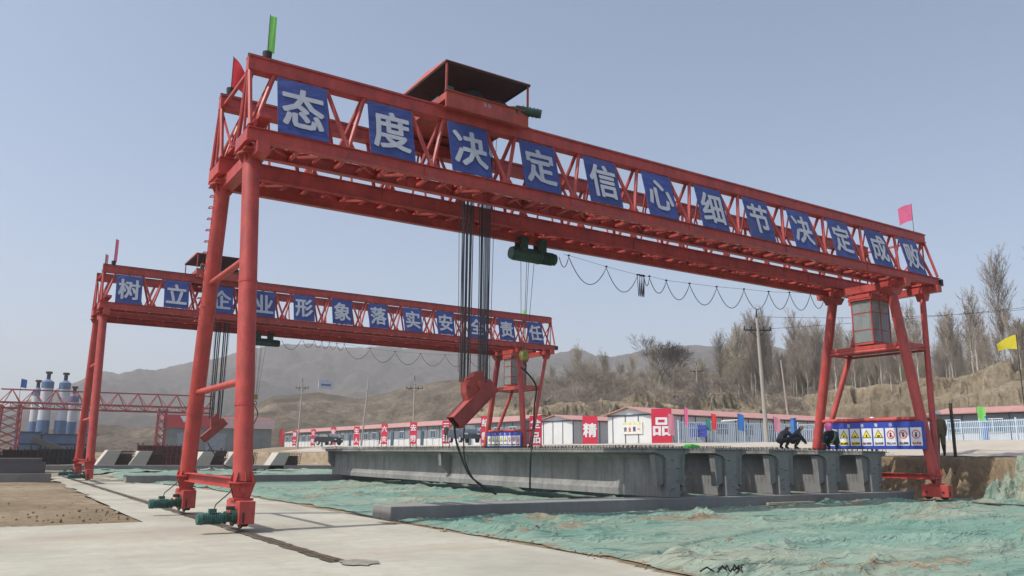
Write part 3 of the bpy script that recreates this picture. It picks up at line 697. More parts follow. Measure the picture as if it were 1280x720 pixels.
# ------------------------------------------------------------------ winch trolleys
CANOPY_SHADE = simple('painted_canopy_shade', (.045, .018, .022), .8)  # dark maroon that stands for the shade under the canopy
def trolley(c, xl, label, far=False):
    x0, x1 = xl, xl+2.75; z0 = ZT+.02
    R_ = empty('winch_trolley', (c[0]+0, c[1], c[2]), 0, label, 'winch trolley')
    fr = MB()
    for y in (-T2-.42, T2+.36): fr.box(x0, x1, y, y+.06, z0-.14, z0+.33); fr.box(x0-.03, x1+.03, y-.07, y+.1, z0-.16, z0-.14); fr.box(x0-.03, x1+.03, y-.07, y+.1, z0+.33, z0+.35)
    for x in (x0, x1-.06): fr.box(x, x+.06, -T2-.36, T2+.36, z0+.10, z0+.31)
    fr.box(x0+.06, x1-.06, -T2-.36, T2+.36, z0+.12, z0+.16)
    f = fr.build('trolley_frame', RED2, R_, bevel=.008)
    for x in (x0+.45, x1-.45):
        for y in (-T2, T2): MB().tube((x, y-.05, ZT+.21), (x, y+.05, ZT+.21), .13, .13, 16).build('wheel', DARK, f, smooth=True)
    # roof: low hip
    ex = .05; ze = z0+1.24; zr = ze+.38; a0, a1, b0, b1 = x0-ex, x1+ex, -T2-.45, T2+.15
    P = [(a0,b0,ze), (a1,b0,ze), (a1,b1,ze), (a0,b1,ze), (a0+.24,(b0+b1)/2,zr), (a1-.24,(b0+b1)/2,zr)]
    Q = [(p[0], p[1], p[2]-.025) for p in P]
    mb = MB(); mb.add(P+Q, [(0,1,5,4), (2,3,4,5), (3,0,4), (1,2,5), (6,10,11,7), (8,11,10,9), (9,10,6), (7,11,8), (0,6,7,1), (1,7,8,2), (2,8,9,3), (3,9,6,0)])
    mb.build('canopy_roof', [RED2, DARKRED][0], R_)
    MB().box(a0+.04, a1-.04, b0+.04, b1-.04, ze-.035, ze-.028).build('canopy_shade_sheet', CANOPY_SHADE, R_)  # added dark sheet, paints the shade on the canopy underside
    rf = MB()
    for y in (b0+.03, b1-.03): rf.bar((a0, y, ze-.05), (a1, y, ze-.05), .04, .05)
    for x in (a0+.03, a1-.03): rf.bar((x, b0, ze-.05), (x, b1, ze-.05), .04, .05)
    rf.build('roof_frame', DARK, R_)
    for x in (a0+.06, a1-.06):
        for y in (b0+.06, b1-.06): MB().bar((x, y, z0+.4), (x, y, ze-.03), .05, .05).build('canopy_post', RED2, R_)
    dr = MB(); xm = (x0+x1)/2
    for y in (-.75, .35):
        dr.tube((xm-.1, y-.38, z0+.48), (xm-.1, y+.38, z0+.48), .26, .26, 20); dr.tube((xm-.1, y-.42, z0+.48), (xm-.1, y-.38, z0+.48), .42, .42, 24); dr.tube((xm-.1, y+.38, z0+.48), (xm-.1, y+.42, z0+.48), .42, .42, 24)
    dr.tube((xm+.75, -1.2, z0+.42), (xm+.75, -1.1, z0+.42), .38, .38, 24)
    dr.build('winch_drum', DARK, R_, smooth=True)
    mo = MB(); mo.tube((x1-.35, -T2-.25, z0+.42), (x1+.32, -T2-.62, z0+.30), .13, .13, 18); mo.tube((x1-.55, -T2-.14, z0+.3), (x1-.3, -T2-.28, z0+.3), .2, .2, 14)
    for k in range(5): 
        t = .25+k*.14; p = Vector((x1-.35+.67*t, -T2-.25-.37*t, z0+.42-.12*t)); d = Vector((.67,-.37,-.12)).normalized(); mo.tube(p, p+d*.03, .155, .155, 18)
    mo.build('winch_motor', GREEN, R_, smooth=True)
    m2 = MB(); m2.tube((x0+.4, .2, z0+.35), (x0+.4, .85, z0+.35), .18, .18, 16); m2.box(x0+.2, x0+.6, -.9, -.3, z0+.04, z0+.55); m2.box(x0+.3, x0+.5, -1.3, -1.1, z0+.04, z0+.75)
    m2.build('drive_motor', MOTOR, R_, smooth=True)
    # maker's plate marks
    for k, ch in enumerate('吊车'): put_glyph(ch, (xm-.12+k*.14, -T2-.425, z0+.2), (1,0,0), (0,0,1), .12, SILVER, f, 'plate_character', .01)
    return R_
DARKRED = simple('dark_red_paint', (.12, .03, .03), .6)
trolley(C1, 5.03, 'winch trolley with red hip canopy riding on top of the near crane')
trolley(C2, 4.35, 'winch trolley under a small canopy on top of the far crane')

def tackle(c, xa, xb, ztop, zb, label, tilt=1, spread=1.0, thick=False):
    R_ = empty('lifting_tackle', (c[0], c[1], c[2]), 0, label, 'lifting tackle')
    rp = MB(); r = random.Random(4)
    w = (xb-xa)
    for base in (xa+.2*w, xb-.2*w):
        for k in range(10 if not thick else 6):
            dx = (k/(9 if not thick else 5)-.5)*w*.36; yy = (k % 2)*.16-.08+r.uniform(-.03,.03)
            rp.tube((base+dx*1.15, yy, ztop), (base+dx*.9+r.uniform(-.015,.015), yy*.8, zb), .015 if not thick else .026, None, 5, False)
    rp.build('hoist_ropes', ROPE, R_)
    sl = MB()
    for sx, x in ((-1, xa), (1, xb)):
        sl.tube((x-sx*-.10*1, -.1, ztop), (x-sx*.04, -.1, zb+.1), .009, None, 5, False); sl.tube((x+sx*.10, .1, ztop), (x-sx*.03, .1, zb+.3), .009, None, 5, False)
    sl.build('slack_ropes', ROPE, R_)
    xm = (xa+xb)/2
    bk = MB(); z = zb; w *= .68
    bk.prism([(xm-w*.52, 0, z+.12), (xm-w*.1, 0, z+.2), (xm-w*.05, 0, z+.32), (xm+w*.32, 0, z+.36), (xm+w*.45, 0, z+.1), (xm+w*.42, 0, z-.5), (xm-w*.05, 0, z-.62), (xm-w*.33, 0, z-.6), (xm-w*.5, 0, z-.3)], (0,-.17,0), (0,.17,0))
    b1 = bk.build('pulley_block', REDHOOK, R_, bevel=.02)
    pl = MB()
    for x in (xm-w*.28, xm+w*.22): pl.tube((x, -.21, z-.05), (x, .21, z-.05), .13, .13, 18)
    pl.build('pulley', REDHOOK, b1, smooth=True)
    sb = MB(); cx, cz = xm-.02, z-.60; dx, dz = .60*spread, .56*spread*tilt
    d = Vector((dx, 0, dz)); nn = Vector((-dz, 0, dx)).normalized()*.20
    pts = [Vector((cx, 0, cz))-d-nn, Vector((cx, 0, cz))+d-nn, Vector((cx, 0, cz))+d+nn, Vector((cx, 0, cz))-d+nn]
    sb.prism(pts, (0,-.2,0), (0,-.17,0)); sb.prism(pts, (0,.17,0), (0,.2,0)); 
    for s in (-1, 1): sb.bar(Vector((cx,0,cz))-d+nn*s, Vector((cx,0,cz))+d+nn*s, .46, .03, (0,0,1))
    sb.build('spreader_beam', REDHOOK, R_)
    return R_
REDHOOK = red_paint('hook_red_paint', (.33, .045, .035))
tackle(C1, 6.62, 7.62, ZT+.3, 3.62, 'thick bundle of steel ropes carrying the tilted red spreader of the near crane')
tackle(C2, 6.05, 6.75, ZT+.3, 3.3, 'dark rope pair carrying the small tilted red spreader of the far crane', spread=.95, thick=True)
# slings hanging below the near spreader
def cable(name, pts, r, label, cat='cable', mat=CABLE, parent=None, sub=6):
    P = [Vector(p) for p in pts]; out = []
    for i in range(len(P)-1):
        p0 = P[max(i-1,0)]; p1 = P[i]; p2 = P[i+1]; p3 = P[min(i+2, len(P)-1)]
        for k in range(sub):
            t = k/sub; out.append(.5*((2*p1) + (p2-p0)*t + (2*p0-5*p1+4*p2-p3)*t*t + (3*p1-p0-3*p2+p3)*t*t*t))
    out.append(P[-1]); o = MB().path(out, r).build(name, mat, parent, smooth=True)
    if label: tag(o, label, cat)
    return o
cable('sling_cable', [(11.22,20.32,2.5), (11.30,20.32,2.0), (11.44,20.3,1.6), (11.62,20.1,1.05), (12.0,19.95,.72), (12.4,19.9,.50)], .03, 'black sling hanging from the low end of the near spreader beam', 'sling')
cable('sling_cable', [(11.62,20.4,2.6), (11.6,20.4,2.0), (11.66,20.4,1.4), (11.9,20.3,.9), (12.3,20.2,.55)], .02, 'second thinner sling loop just under the near spreader beam', 'sling')
cable('sling_cable', [(4.73+6.1,48.14,2.1), (4.73+6.5,48.1,1.5), (4.73+7.0,47.9,.9), (4.73+7.8,47.7,.55), (4.73+8.8,47.6,.45)], .03, 'black sling curling down from the far crane spreader', 'sling')

# ------------------------------------------------------------------ electric hoists + hooks
def hoist(c, x, zl, label):
    R_ = empty('electric_hoist', (c[0], c[1]+T2, c[2]), 0, label, 'electric hoist')
    z = zl
    b = MB(); b.tube((x, 0, z), (x+.95, 0, z), .235, .235, 22); b.tube((x-.12, 0, z), (x, 0, z), .20, .235, 22); 
    body = b.build('hoist_drum', GREEN, R_, smooth=True)
    m = MB(); m.tube((x+1.0, -.04, z-.02), (x+1.62, -.04, z-.02), .2, .2, 20); m.tube((x+.95, 0, z), (x+1.0, 0, z), .25, .25, 20)
    for k in range(8): m.tube((x+1.06+k*.06, -.04, z-.02), (x+1.08+k*.06, -.04, z-.02), .22, .22, 20)
    m.build('hoist_motor', GREEN, R_, smooth=True)
    for xx in (x+.3, x+1.05):
        t = MB(); t.box(xx-.14, xx+.14, -.2, -.16, z+.1, z+.52); t.box(xx-.14, xx+.14, .16, .2, z+.1, z+.52); t.box(xx-.1, xx+.1, -.18, .18, z+.18, z+.24)
        for yy in (-.13, .13):
            for dx in (-.12, .12): t.tube((xx+dx, yy-.03, z+.50), (xx+dx, yy+.03, z+.50), .085, .085, 14)
        t.build('hoist_trolley', GREEN, R_)
    rp = MB(); zh = 4.75
    for dx in (.28, .52, .60, .82): rp.tube((x+dx, 0, z-.15), (x+.42+(dx-.55)*.35, 0, zh), .009, None, 5, False)
    rp.build('hoist_rope', ROPE, R_)
    hk = MB(); xh = x+.42; hk.prism([(xh-.09, 0, zh+.15), (xh+.09, 0, zh+.15), (xh+.13, 0, zh), (xh+.08, 0, zh-.15), (xh-.08, 0, zh-.15), (xh-.13, 0, zh)], (0,-.1,0), (0,.1,0))
    hb = hk.build('hook_block', YELH, R_, bevel=.015)
    pts = [Vector((xh+.1*math.sin(t), 0, zh-.36+.1*math.cos(t))) for t in [k*.5 for k in range(10)]]
    MB().path([(xh,0,zh-.2)]+pts, .025).build('hook', DARK, hb)
    return R_
YELH = simple('hook_yellow_paint', (.30, .27, .05), .5, var=.3, scale=12, dirt=(.1, .12, .04))
hoist(C1, 9.35, 8.10, 'dark green electric hoist hanging under the near crane girder')
hoist(C2, 8.55, 8.10, 'dark green electric hoist hanging under the far crane girder')
cable('sling_cable', [(14.5,21.686,4.3), (14.98,21.686,3.8), (14.86,21.6,3.1), (14.70,21.4,2.4), (14.32,21.0,1.5), (13.75,20.2,.62)], .028, 'long black sling from the hoist hook down to the concrete bench', 'sling')
cable('sling_cable', [(4.73+8.97,49.5,4.3), (13.9,49.5,3.8), (13.6,49.4,3.0), (13.6,49.3,2.1), (13.2,49.2,1.2)], .03, 'black sling knotted below the far crane hoist hook', 'sling')

def festoon(c, pts, label):
    R_ = empty('festoon_cable', c, 0, label, 'festoon cable')
    mb = MB(); P = []
    for i in range(len(pts)-1):
        (xa, za), (xb, zb), sag = pts[i], pts[i+1], None
        L_ = abs(xb-xa); sag = .22+.42*min(L_, 1.6)/1.2 if L_ > .25 else .75
        for k in range(10):
            t = k/10; P.append((xa+(xb-xa)*t, T2, za+(zb-za)*t - sag*4*t*(1-t)))
    P.append((pts[-1][0], T2, pts[-1][1])); mb.path(P, .014, 5); mb.build('power_cable', CABLE, R_)
    w = MB().path([(pts[0][0]+.2, T2, pts[0][1]+.12)]+[(x, T2, z+.05) for x, z in pts[1:]]+[(25.9, T2, 8.45)], .006, 4); w.build('support_wire', ROPE, R_)
    for x, z in pts[1:]: MB().tube((x, T2-.03, z+.05), (x, T2+.03, z+.05), .035, .035, 8).build('cable_slider', DARK, R_)
    return R_
FP = [(11.2,8.23),(11.61,8.29),(13.28,8.12),(14.74,8.01),(14.84,8.02),(14.92,8.0),(15.0,8.02),(15.06,8.0),(15.32,8.03),(16.16,7.98),(17.37,8.01),(18.85,8.06),(20.41,8.15),(21.9,8.22),(23.22,8.34),(24.6,8.46),(25.58,8.47)]
festoon(C1, FP, 'scalloped black power cable strung under the near crane girder')
FP2 = [(10.3,8.35),(11.6,8.55),(12.4,8.45),(12.9,8.4),(13.4,8.38),(13.9,8.36),(14.4,8.36),(16.2,8.2),(18.0,8.15),(19.9,8.15),(21.8,8.2),(23.6,8.3),(25.4,8.4)]
festoon(C2, FP2, 'looped black power cable strung under the far crane girder')
# ------------------------------------------------------------------ flags
def cloth(name, w, h, mat, parent, origin, direc, droop=.3, taper=True, seed=0):
    """flag hanging from pole at origin (top), flying along direc"""
    n, m = 10, 8; d = Vector(direc).normalized(); vs = []; perp = d.cross(Vector((0,0,1))); r = random.Random(seed); ph = r.uniform(0, 6)
    for j in range(m+1):
        for i in range(n+1):
            u = i/n; v_ = j/m; hh = h*(1-u*.55) if taper else h
            p = Vector(origin) + d*(w*u*(1-.15*droop*v_)) + Vector((0,0,-v_*hh - droop*w*u*u - (h*.2*u if taper else 0)))
            p += perp*(math.sin(u*5+ph+v_*2)*.08*w*u); vs.append(p)
    fs = [(j*(n+1)+i, j*(n+1)+i+1, (j+1)*(n+1)+i+1, (j+1)*(n+1)+i) for j in range(m) for i in range(n)]
    b = len(vs); vs2 = vs + [p+perp*.004 for p in vs]; fs2 = fs + [tuple(i+b for i in f)[::-1] for f in fs]
    return MB().add(vs2, fs2).build(name, mat, parent, smooth=True)
def fabric(name, c):
    m, t, b = nodes(name); v = tcoord(t)
    t.links.new(ramp(t, noise(t, v, 6, 4, .6), [(.3, tuple(x*.8 for x in c)), (.7, c)]), b.inputs['Base Color']); b.inputs['Roughness'].default_value = .8
    tr = t.nodes.new('ShaderNodeBsdfTranslucent'); tr.inputs[0].default_value = (*c, 1); mx = t.nodes.new('ShaderNodeMixShader'); mx.inputs[0].default_value = .4
    out = [n for n in t.nodes if n.type == 'OUTPUT_MATERIAL'][0]
    t.links.new(b.outputs[0], mx.inputs[1]); t.links.new(tr.outputs[0], mx.inputs[2]); t.links.new(mx.outputs[0], out.inputs[0]); return m
FG = fabric('green_flag_cloth', (.34, .82, .22)); FR = fabric('red_flag_cloth', (.78, .06, .08)); FPK = fabric('pink_flag_cloth', (.85, .22, .42)); FPP = fabric('pale_pink_flag_cloth', (.7, .32, .42))
FY = fabric('yellow_flag_cloth', (.8, .72, .06)); FB = fabric('blue_flag_cloth', (.05, .22, .62)); FO = fabric('orange_flag_cloth', (.8, .2, .06)); FTE = fabric('teal_flag_cloth', (.05, .32, .3))
def flag(loc, hpole, w, h, mat, label, direc=(1,-.3,0), droop=.3, taper=True, r=.012, base=None, tilt=(0,0)):
    R_ = empty('flag', loc, 0, label, 'flag')
    top = (tilt[0], tilt[1], hpole)
    MB().tube((0,0,-.05), top, r, r*.7, 7).build('flagpole', DARK, R_)
    if base: base(R_)
    cloth('flag_cloth', w, h, mat, R_, (tilt[0], tilt[1], hpole-.03), direc, droop, taper, int(abs(loc[0]*7+loc[1])))
    return R_
def horn(R_):
    MB().tube((.0, .0, .0), (.0, 0, .27), .10, .12, 12).build('horn_speaker', DARK, R_)  # dark speaker cylinder at the foot of the flagpole
zt1 = ZT+.02
flag((4.95, 20.32-T2+.1, zt1), 1.32, .17, 1.0, FG, 'bright green flag drooping above the left end of the near crane', (1,-.2,0), .15, False, base=horn)
flag((4.72, 20.32+T2, zt1), 1.25, .42, 1.0, FR, 'red pennant behind the green one at the left end of the near crane', (1,-.4,0), 1.1, True, base=horn)
flag((33.0, 20.32-T2, zt1), 1.35, .55, .75, FPK, 'pink flag at the right end of the near crane', (-.5,.8,0), .3, False)
flag((4.95, 48.14-T2, zt1+.09), 1.5, .15, 1.2, FPK, 'furled pink flag at the left end of the far crane, nearer of the pair', (1,-.2,0), .3, False, base=horn)
flag((4.8, 48.14+T2, zt1+.09), 1.2, .15, .9, FPP, 'faint pink flag at the left end of the far crane, farther of the pair', (1,-.2,0), .3, False, base=horn)
flag((33.3, 48.14+T2, zt1+.0), 1.1, .3, .6, FG, 'small green flag at the right end of the far crane', (-.5,.8,0), .3, False)

# ------------------------------------------------------------------ far block row, left bench load, etc.
def end_block(x, y, k, label, fl=1):
    R_ = empty('precast_block', (x, y, float(ground_z(x, y))+.1), 0, label, 'concrete block', 'pale trapezoid blocks beyond the benches')
    MB().prism([(0,0,0), (1.5,0,0), (2.1,0,1.55), (1.0,0,1.55)], (0,0,0), (0,2.0,0)).build('block_body', BLOCKC, R_, bevel=.02)
    rb = MB(); r = random.Random(k)
    for i in range(9):
        for j in range(4): 
            rb.bar((1.62+i*.17, .1+j*.5, 0), (1.95+i*.16, .1+j*.5, 1.5), .03, .03)
    for j in range(7): rb.bar((1.6+j*.05, .1, .1+j*.22), (3.1+j*.03, .1, .1+j*.22), .03, .03)
    rb.box(1.7, 3.0, .4, 1.9, .05, 1.25)
    rb.build('rebar_cage', DARKBROWN, R_); return R_
DARKBROWN = simple('rusty_rebar', (.05, .03, .025), .8, var=.4, scale=5)
for k, (x, y, lb) in enumerate([(8.6, 79.5, 'pale trapezoid concrete block just right of the far crane legs'), (11.1, 79.2, 'second pale trapezoid block with a dark rebar cage'),
        (16.3, 78.2, 'trapezoid concrete block seen between the near crane legs'), (18.9, 77.8, 'trapezoid block behind the thick near leg, with rebar'), (22.7, 76.6, 'last trapezoid block on the right, beside the brown earth slope')]):
    end_block(x, y, k, lb)
# the dark beams lying on the left bench
for j, (x0, z0, h, lb) in enumerate([(-26, .42, .55, 'dark grey concrete beam lying on the bench at the far left'), (-24.5, .97, .22, 'thinner slab stacked on the dark beam at the far left')]):
    mb = MB().box(x0, 3.1-j*.2, 49.3, 50.4, z0, z0+h); o = mb.build('stacked_beam', concrete('dark_beam_concrete', (.12, .12, .125), 1, .8), bevel=.02); tag(o, lb, 'concrete beam')
# formwork clutter near left
for k, (x, y, s, lb) in enumerate([(-1.6, 66, 1.0, 'pale concrete block pile behind the dark beam at left'), (1.2, 68, .8, 'small pale block standing left of the far crane legs')]):
    R_ = empty('block_pile', (x, y, float(ground_z(x, y))), .2, lb, 'block pile')
    for q in range(3): MB().box(-1.2*s+q*.9*s, -.5*s+q*.9*s, -.5, .5, 0, (.9+.25*(q % 2))*s).build('block', BLOCKC, R_, bevel=.02)

FORMR = simple('formwork_dark_red', (.12, .04, .04), .7, var=.4, scale=3)
def formwork(x, y, w, h, mat, label, k):
    R_ = empty('steel_formwork', (x, y, float(ground_z(x, y))), .1*k, label, 'formwork'); r = random.Random(k)
    MB().box(0, w, 0, .12, 0, h).build('form_panel', mat, R_)
    rb = MB(); n = int(w/.45)
    for i in range(n+1): rb.box(i*.45-.04, i*.45+.04, -.14, 0, 0, h+r.uniform(0, .25))
    for z in (.15, h*.5, h-.1): rb.box(0, w, -.12, 0, z-.05, z+.05)
    rb.build('stiffener', mat, R_)
    for i in (.5, w-.5): MB().bar((i, .1, h*.8), (i, 1.3, 0), .08, .08).build('prop', DARK, R_)
for k, (x, y, w, h, m_, lb) in enumerate([(-3.2, 62, 4.6, 1.35, DARK, 'dark steel formwork panel standing behind the beam at the far left'), (1.6, 71, 2.6, 1.7, DARKBROWN, 'brown rebar filled formwork just left of the far crane legs'),
        (12.6, 84, 4.2, 2.1, FORMR, 'dark red ribbed formwork between the far and the near crane legs'), (17.2, 88, 5.2, 1.6, DARKBROWN, 'brown formwork panel behind the near crane legs'), (5.0, 92, 5.0, 1.5, DARK, 'dark formwork seen just right of the far crane legs')]):
    formwork(x, y, w, h, m_, lb, k)
tr = MB(); r = random.Random(12)
for k in range(9):
    a = r.uniform(0, 3.1); p = Vector((r.uniform(-.22,.22), r.uniform(-.1,.1), .05)); tr.path([p, p+Vector((math.cos(a)*.12, math.sin(a)*.05, .06)), p+Vector((math.cos(a)*.24, math.sin(a)*.1, .01))], .012, 5)
o = tr.build('dark_netting_scrap', CABLE); o.location = (8.62, 7.95, float(net_z(8.62, 7.95))); tag(o, 'small dark tangle of scrap lying on the green net at the bottom edge', 'scrap')

# ------------------------------------------------------------------ distant lattice gantry
def lattice_gantry():
    R_ = empty('truss_gantry', (0,0,0), 0, 'pale red lattice gantry crane far away on the left in front of the silos', 'gantry crane')
    a = Vector((1.6, 115, 0)); b = Vector((25.6, 112, 0)); d = (b-a).normalized(); n = Vector((-d.y, d.x, 0)); Lg = (b-a).length
    top, c1, c2 = Vector((0,0,8.75)), Vector((0,0,7.15))-n*.9, Vector((0,0,6.6))+n*1.6
    for nm, v_, w in (('top_chord', top, .16), ('lower_chord', c1, .24), ('lower_chord', c2, .24)):
        MB().bar(a+v_, b+v_, w, w).build(nm, PINKRED, R_)
    m = MB(); k = 0; st = 1.15
    while (k+1)*st < Lg:
        p = a+d*(k*st); q = a+d*((k+1)*st)
        for c in (c1, c2): m.bar(p+(top if k % 2 else c), q+(c if k % 2 else top), .08, .08)
        m.bar(p+(c1 if k % 2 else c2), q+(c2 if k % 2 else c1), .08, .08); m.bar(p+c1, p+c2, .06, .06); k += 1
    m.build('web_lattice', PINKRED, R_)
    for t, wd in ((.05, 1.1), (.745, .5)):
        c = a+d*(Lg*t); m = MB()
        for sx in (-1, 1):
            for sy in (-1, 1): m.bar(c+d*(sx*wd)+n*(sy*1.3+.3)+Vector((0,0,-.3)), c+d*(sx*wd*.9)+n*(sy*1.1+.3)+Vector((0,0,6.9)), .2, .2)
        for k in range(7):
            z = k*.98
            for sy in (-1, 1):
                m.bar(c+d*(-wd)+n*(sy*1.3+.3)+Vector((0,0,z)), c+d*wd+n*(sy*1.3+.3)+Vector((0,0,z+.98)), .09, .09); m.bar(c+d*(wd)+n*(sy*1.3+.3)+Vector((0,0,z)), c-d*wd+n*(sy*1.3+.3)+Vector((0,0,z+.98)), .09, .09)
            for sx in (-1, 1): m.bar(c+d*(sx*wd)+n*(-1)+Vector((0,0,z)), c+d*(sx*wd)+n*1.6+Vector((0,0,z+.98)), .09, .09)
        m.build('support_tower', PINKRED, R_)
PINKRED = simple('faded_red_paint', (.30, .075, .085), .6, var=.3, scale=2)
lattice_gantry()

# ------------------------------------------------------------------ batching plant
SB = simple('silo_blue', (.085, .15, .27), .5, var=.2, scale=1); SWH = simple('silo_white', (.48, .50, .53), .5, var=.12, scale=.6)
def silo(x, y, r, zt, label):
    R_ = empty('cement_silo', (x, y, 0), 0, label, 'cement silo', 'white silos with blue bands at the batching plant')
    MB().tube((0,0,4.5), (0,0,zt-1.3), r, r, 20).build('silo_shell', SWH, R_, smooth=True)
    m = MB(); m.tube((0,0,zt-1.3), (0,0,zt-.1), r*1.03, r*1.03, 20); m.tube((0,0,zt-.1), (0,0,zt+.4), r*1.03, r*.35, 20); m.build('blue_top_band', SB, R_, smooth=True)
    m = MB(); m.tube((0,0,zt+.3), (0,0,zt+1.5), .35, .35, 10); m.tube((0,0,zt+1.5), (0,0,zt+1.9), .6, .6, 10); m.build('dust_filter', DARK, R_)
    m = MB(); m.tube((0,0,4.5), (0,0,1.5), r, .4, 16); 
    for a in range(4): m.bar((r*.9*math.cos(a*1.57+.7), r*.9*math.sin(a*1.57+.7), -.5), (r*.9*math.cos(a*1.57+.7), r*.9*math.sin(a*1.57+.7), 6), .25, .25)
    m.build('silo_legs', SB, R_)
    m = MB().tube((0,0,4.4), (0,0,7.2), r*1.06, r*1.06, 20).build('blue_lower_band', SB, R_, smooth=True)
for x, y, r, zt, lb in [(8.9, 190, 0.85, 13.6, 'leftmost slim white silo with blue cap'), (10.0, 180, 1.05, 14.6, 'tallest white silo, second from the left'), (12.9, 179.5, 1.0, 14.5, 'tall white silo, third from the left'),
        (15.2, 186, 0.95, 12.4, 'lower blue capped silo, fourth from the left'), (16.9, 176, 1.15, 11.2, 'broad short silo at the right end of the batching plant')]:
    silo(x, y, r, zt, lb)
R_ = empty('plant_building', (9, 165, 0), 0, 'blue clad mixing building and conveyor below the silos', 'building')
m = MB(); m.box(-3.8, 0, 0, 8, -.5, 4.6); m.box(.4, 8.6, -1, 7, -.5, 4.2); m.build('wall', SB, R_)
m = MB(); m.box(-4.0, .2, -.3, 8.3, 4.6, 4.75); m.box(.25, 8.8, -1.3, 7.3, 4.2, 4.4); m.build('roof', DARK, R_)
m = MB(); m.bar((-1,-1,3.5), (6,-6,.6), 1.0, .8); 
for k in range(6): m.bar((-3.5+k*2.2, -2, -.5), (-3.5+k*2.2, -2, 2.6), .2, .2)
m.bar((-3.5,-2,2.6), (8,-2,2.6), .2, .3); m.build('conveyor', DARK, R_)
for k in range(3): MB().box(-3+k*1.1, -2.4+k*.01, -.02, 0.0, 1.2, 2.2).build('window', GLASS, R_) if False else None
flag((5.2, 168, .5), 13.5, .9, 1.5, FB, 'pale blue flag on a tall mast left of the silos', (1,0,0), .2, False, .05)
R_ = empty('plant_building', (1.5, 150, 0), 0, 'dark blue tower structure cut by the left picture edge', 'building')
MB().box(-4, -.3, 0, 6, -.5, 10.5).build('wall', simple('dark_blue_cladding', (.03, .05, .12), .6), R_); MB().box(-4.2, -.1, -.2, 6.2, 10.5, 11.2).build('roof', DARK, R_)

# workshop with red fascia
R_ = empty('workshop', (26.0, 147, 1.2), -.12, 'grey steel workshop with a red fascia bearing a white triangle', 'building'); R_.scale = (1.0, 1.0, 1.1)
MB().box(0, 17.5, 0, 10, -.8, 4.2).build('wall', simple('grey_cladding', (.17, .20, .20), .7, var=.2, scale=.6), R_)
MB().box(-.3, 7.2, -.35, -.1, 3.9, 5.9).build('red_fascia', simple('fascia_red', (.42, .05, .06), .6, var=.1), R_)
MB().box(7.5, 17.8, -.35, -.1, 4.0, 5.6).build('pale_fascia', simple('fascia_pale', (.55, .42, .42), .6, var=.1), R_)
MB().prism([(2.2,-.36,5.7), (3.6,-.36,5.7), (2.9,-.36,4.7)], (0,-.03,0), (0,0,0)).build('triangle_mark', WHITEP, R_)
MB().prism([(-.4,0,4.2), (17.9,0,4.2), (17.9,5,5.8), (-.4,5,5.8)], (0,0,0), (0,0,.15)).build('roof', simple('roof_red', (.3, .06, .06), .6), R_)
for k in range(3): MB().box(2+k*4.6, 5.2+k*4.6, -.06, -.02, -.7, 3.2).build('shutter_door', simple('shutter', (.22, .26, .30), .6), R_)

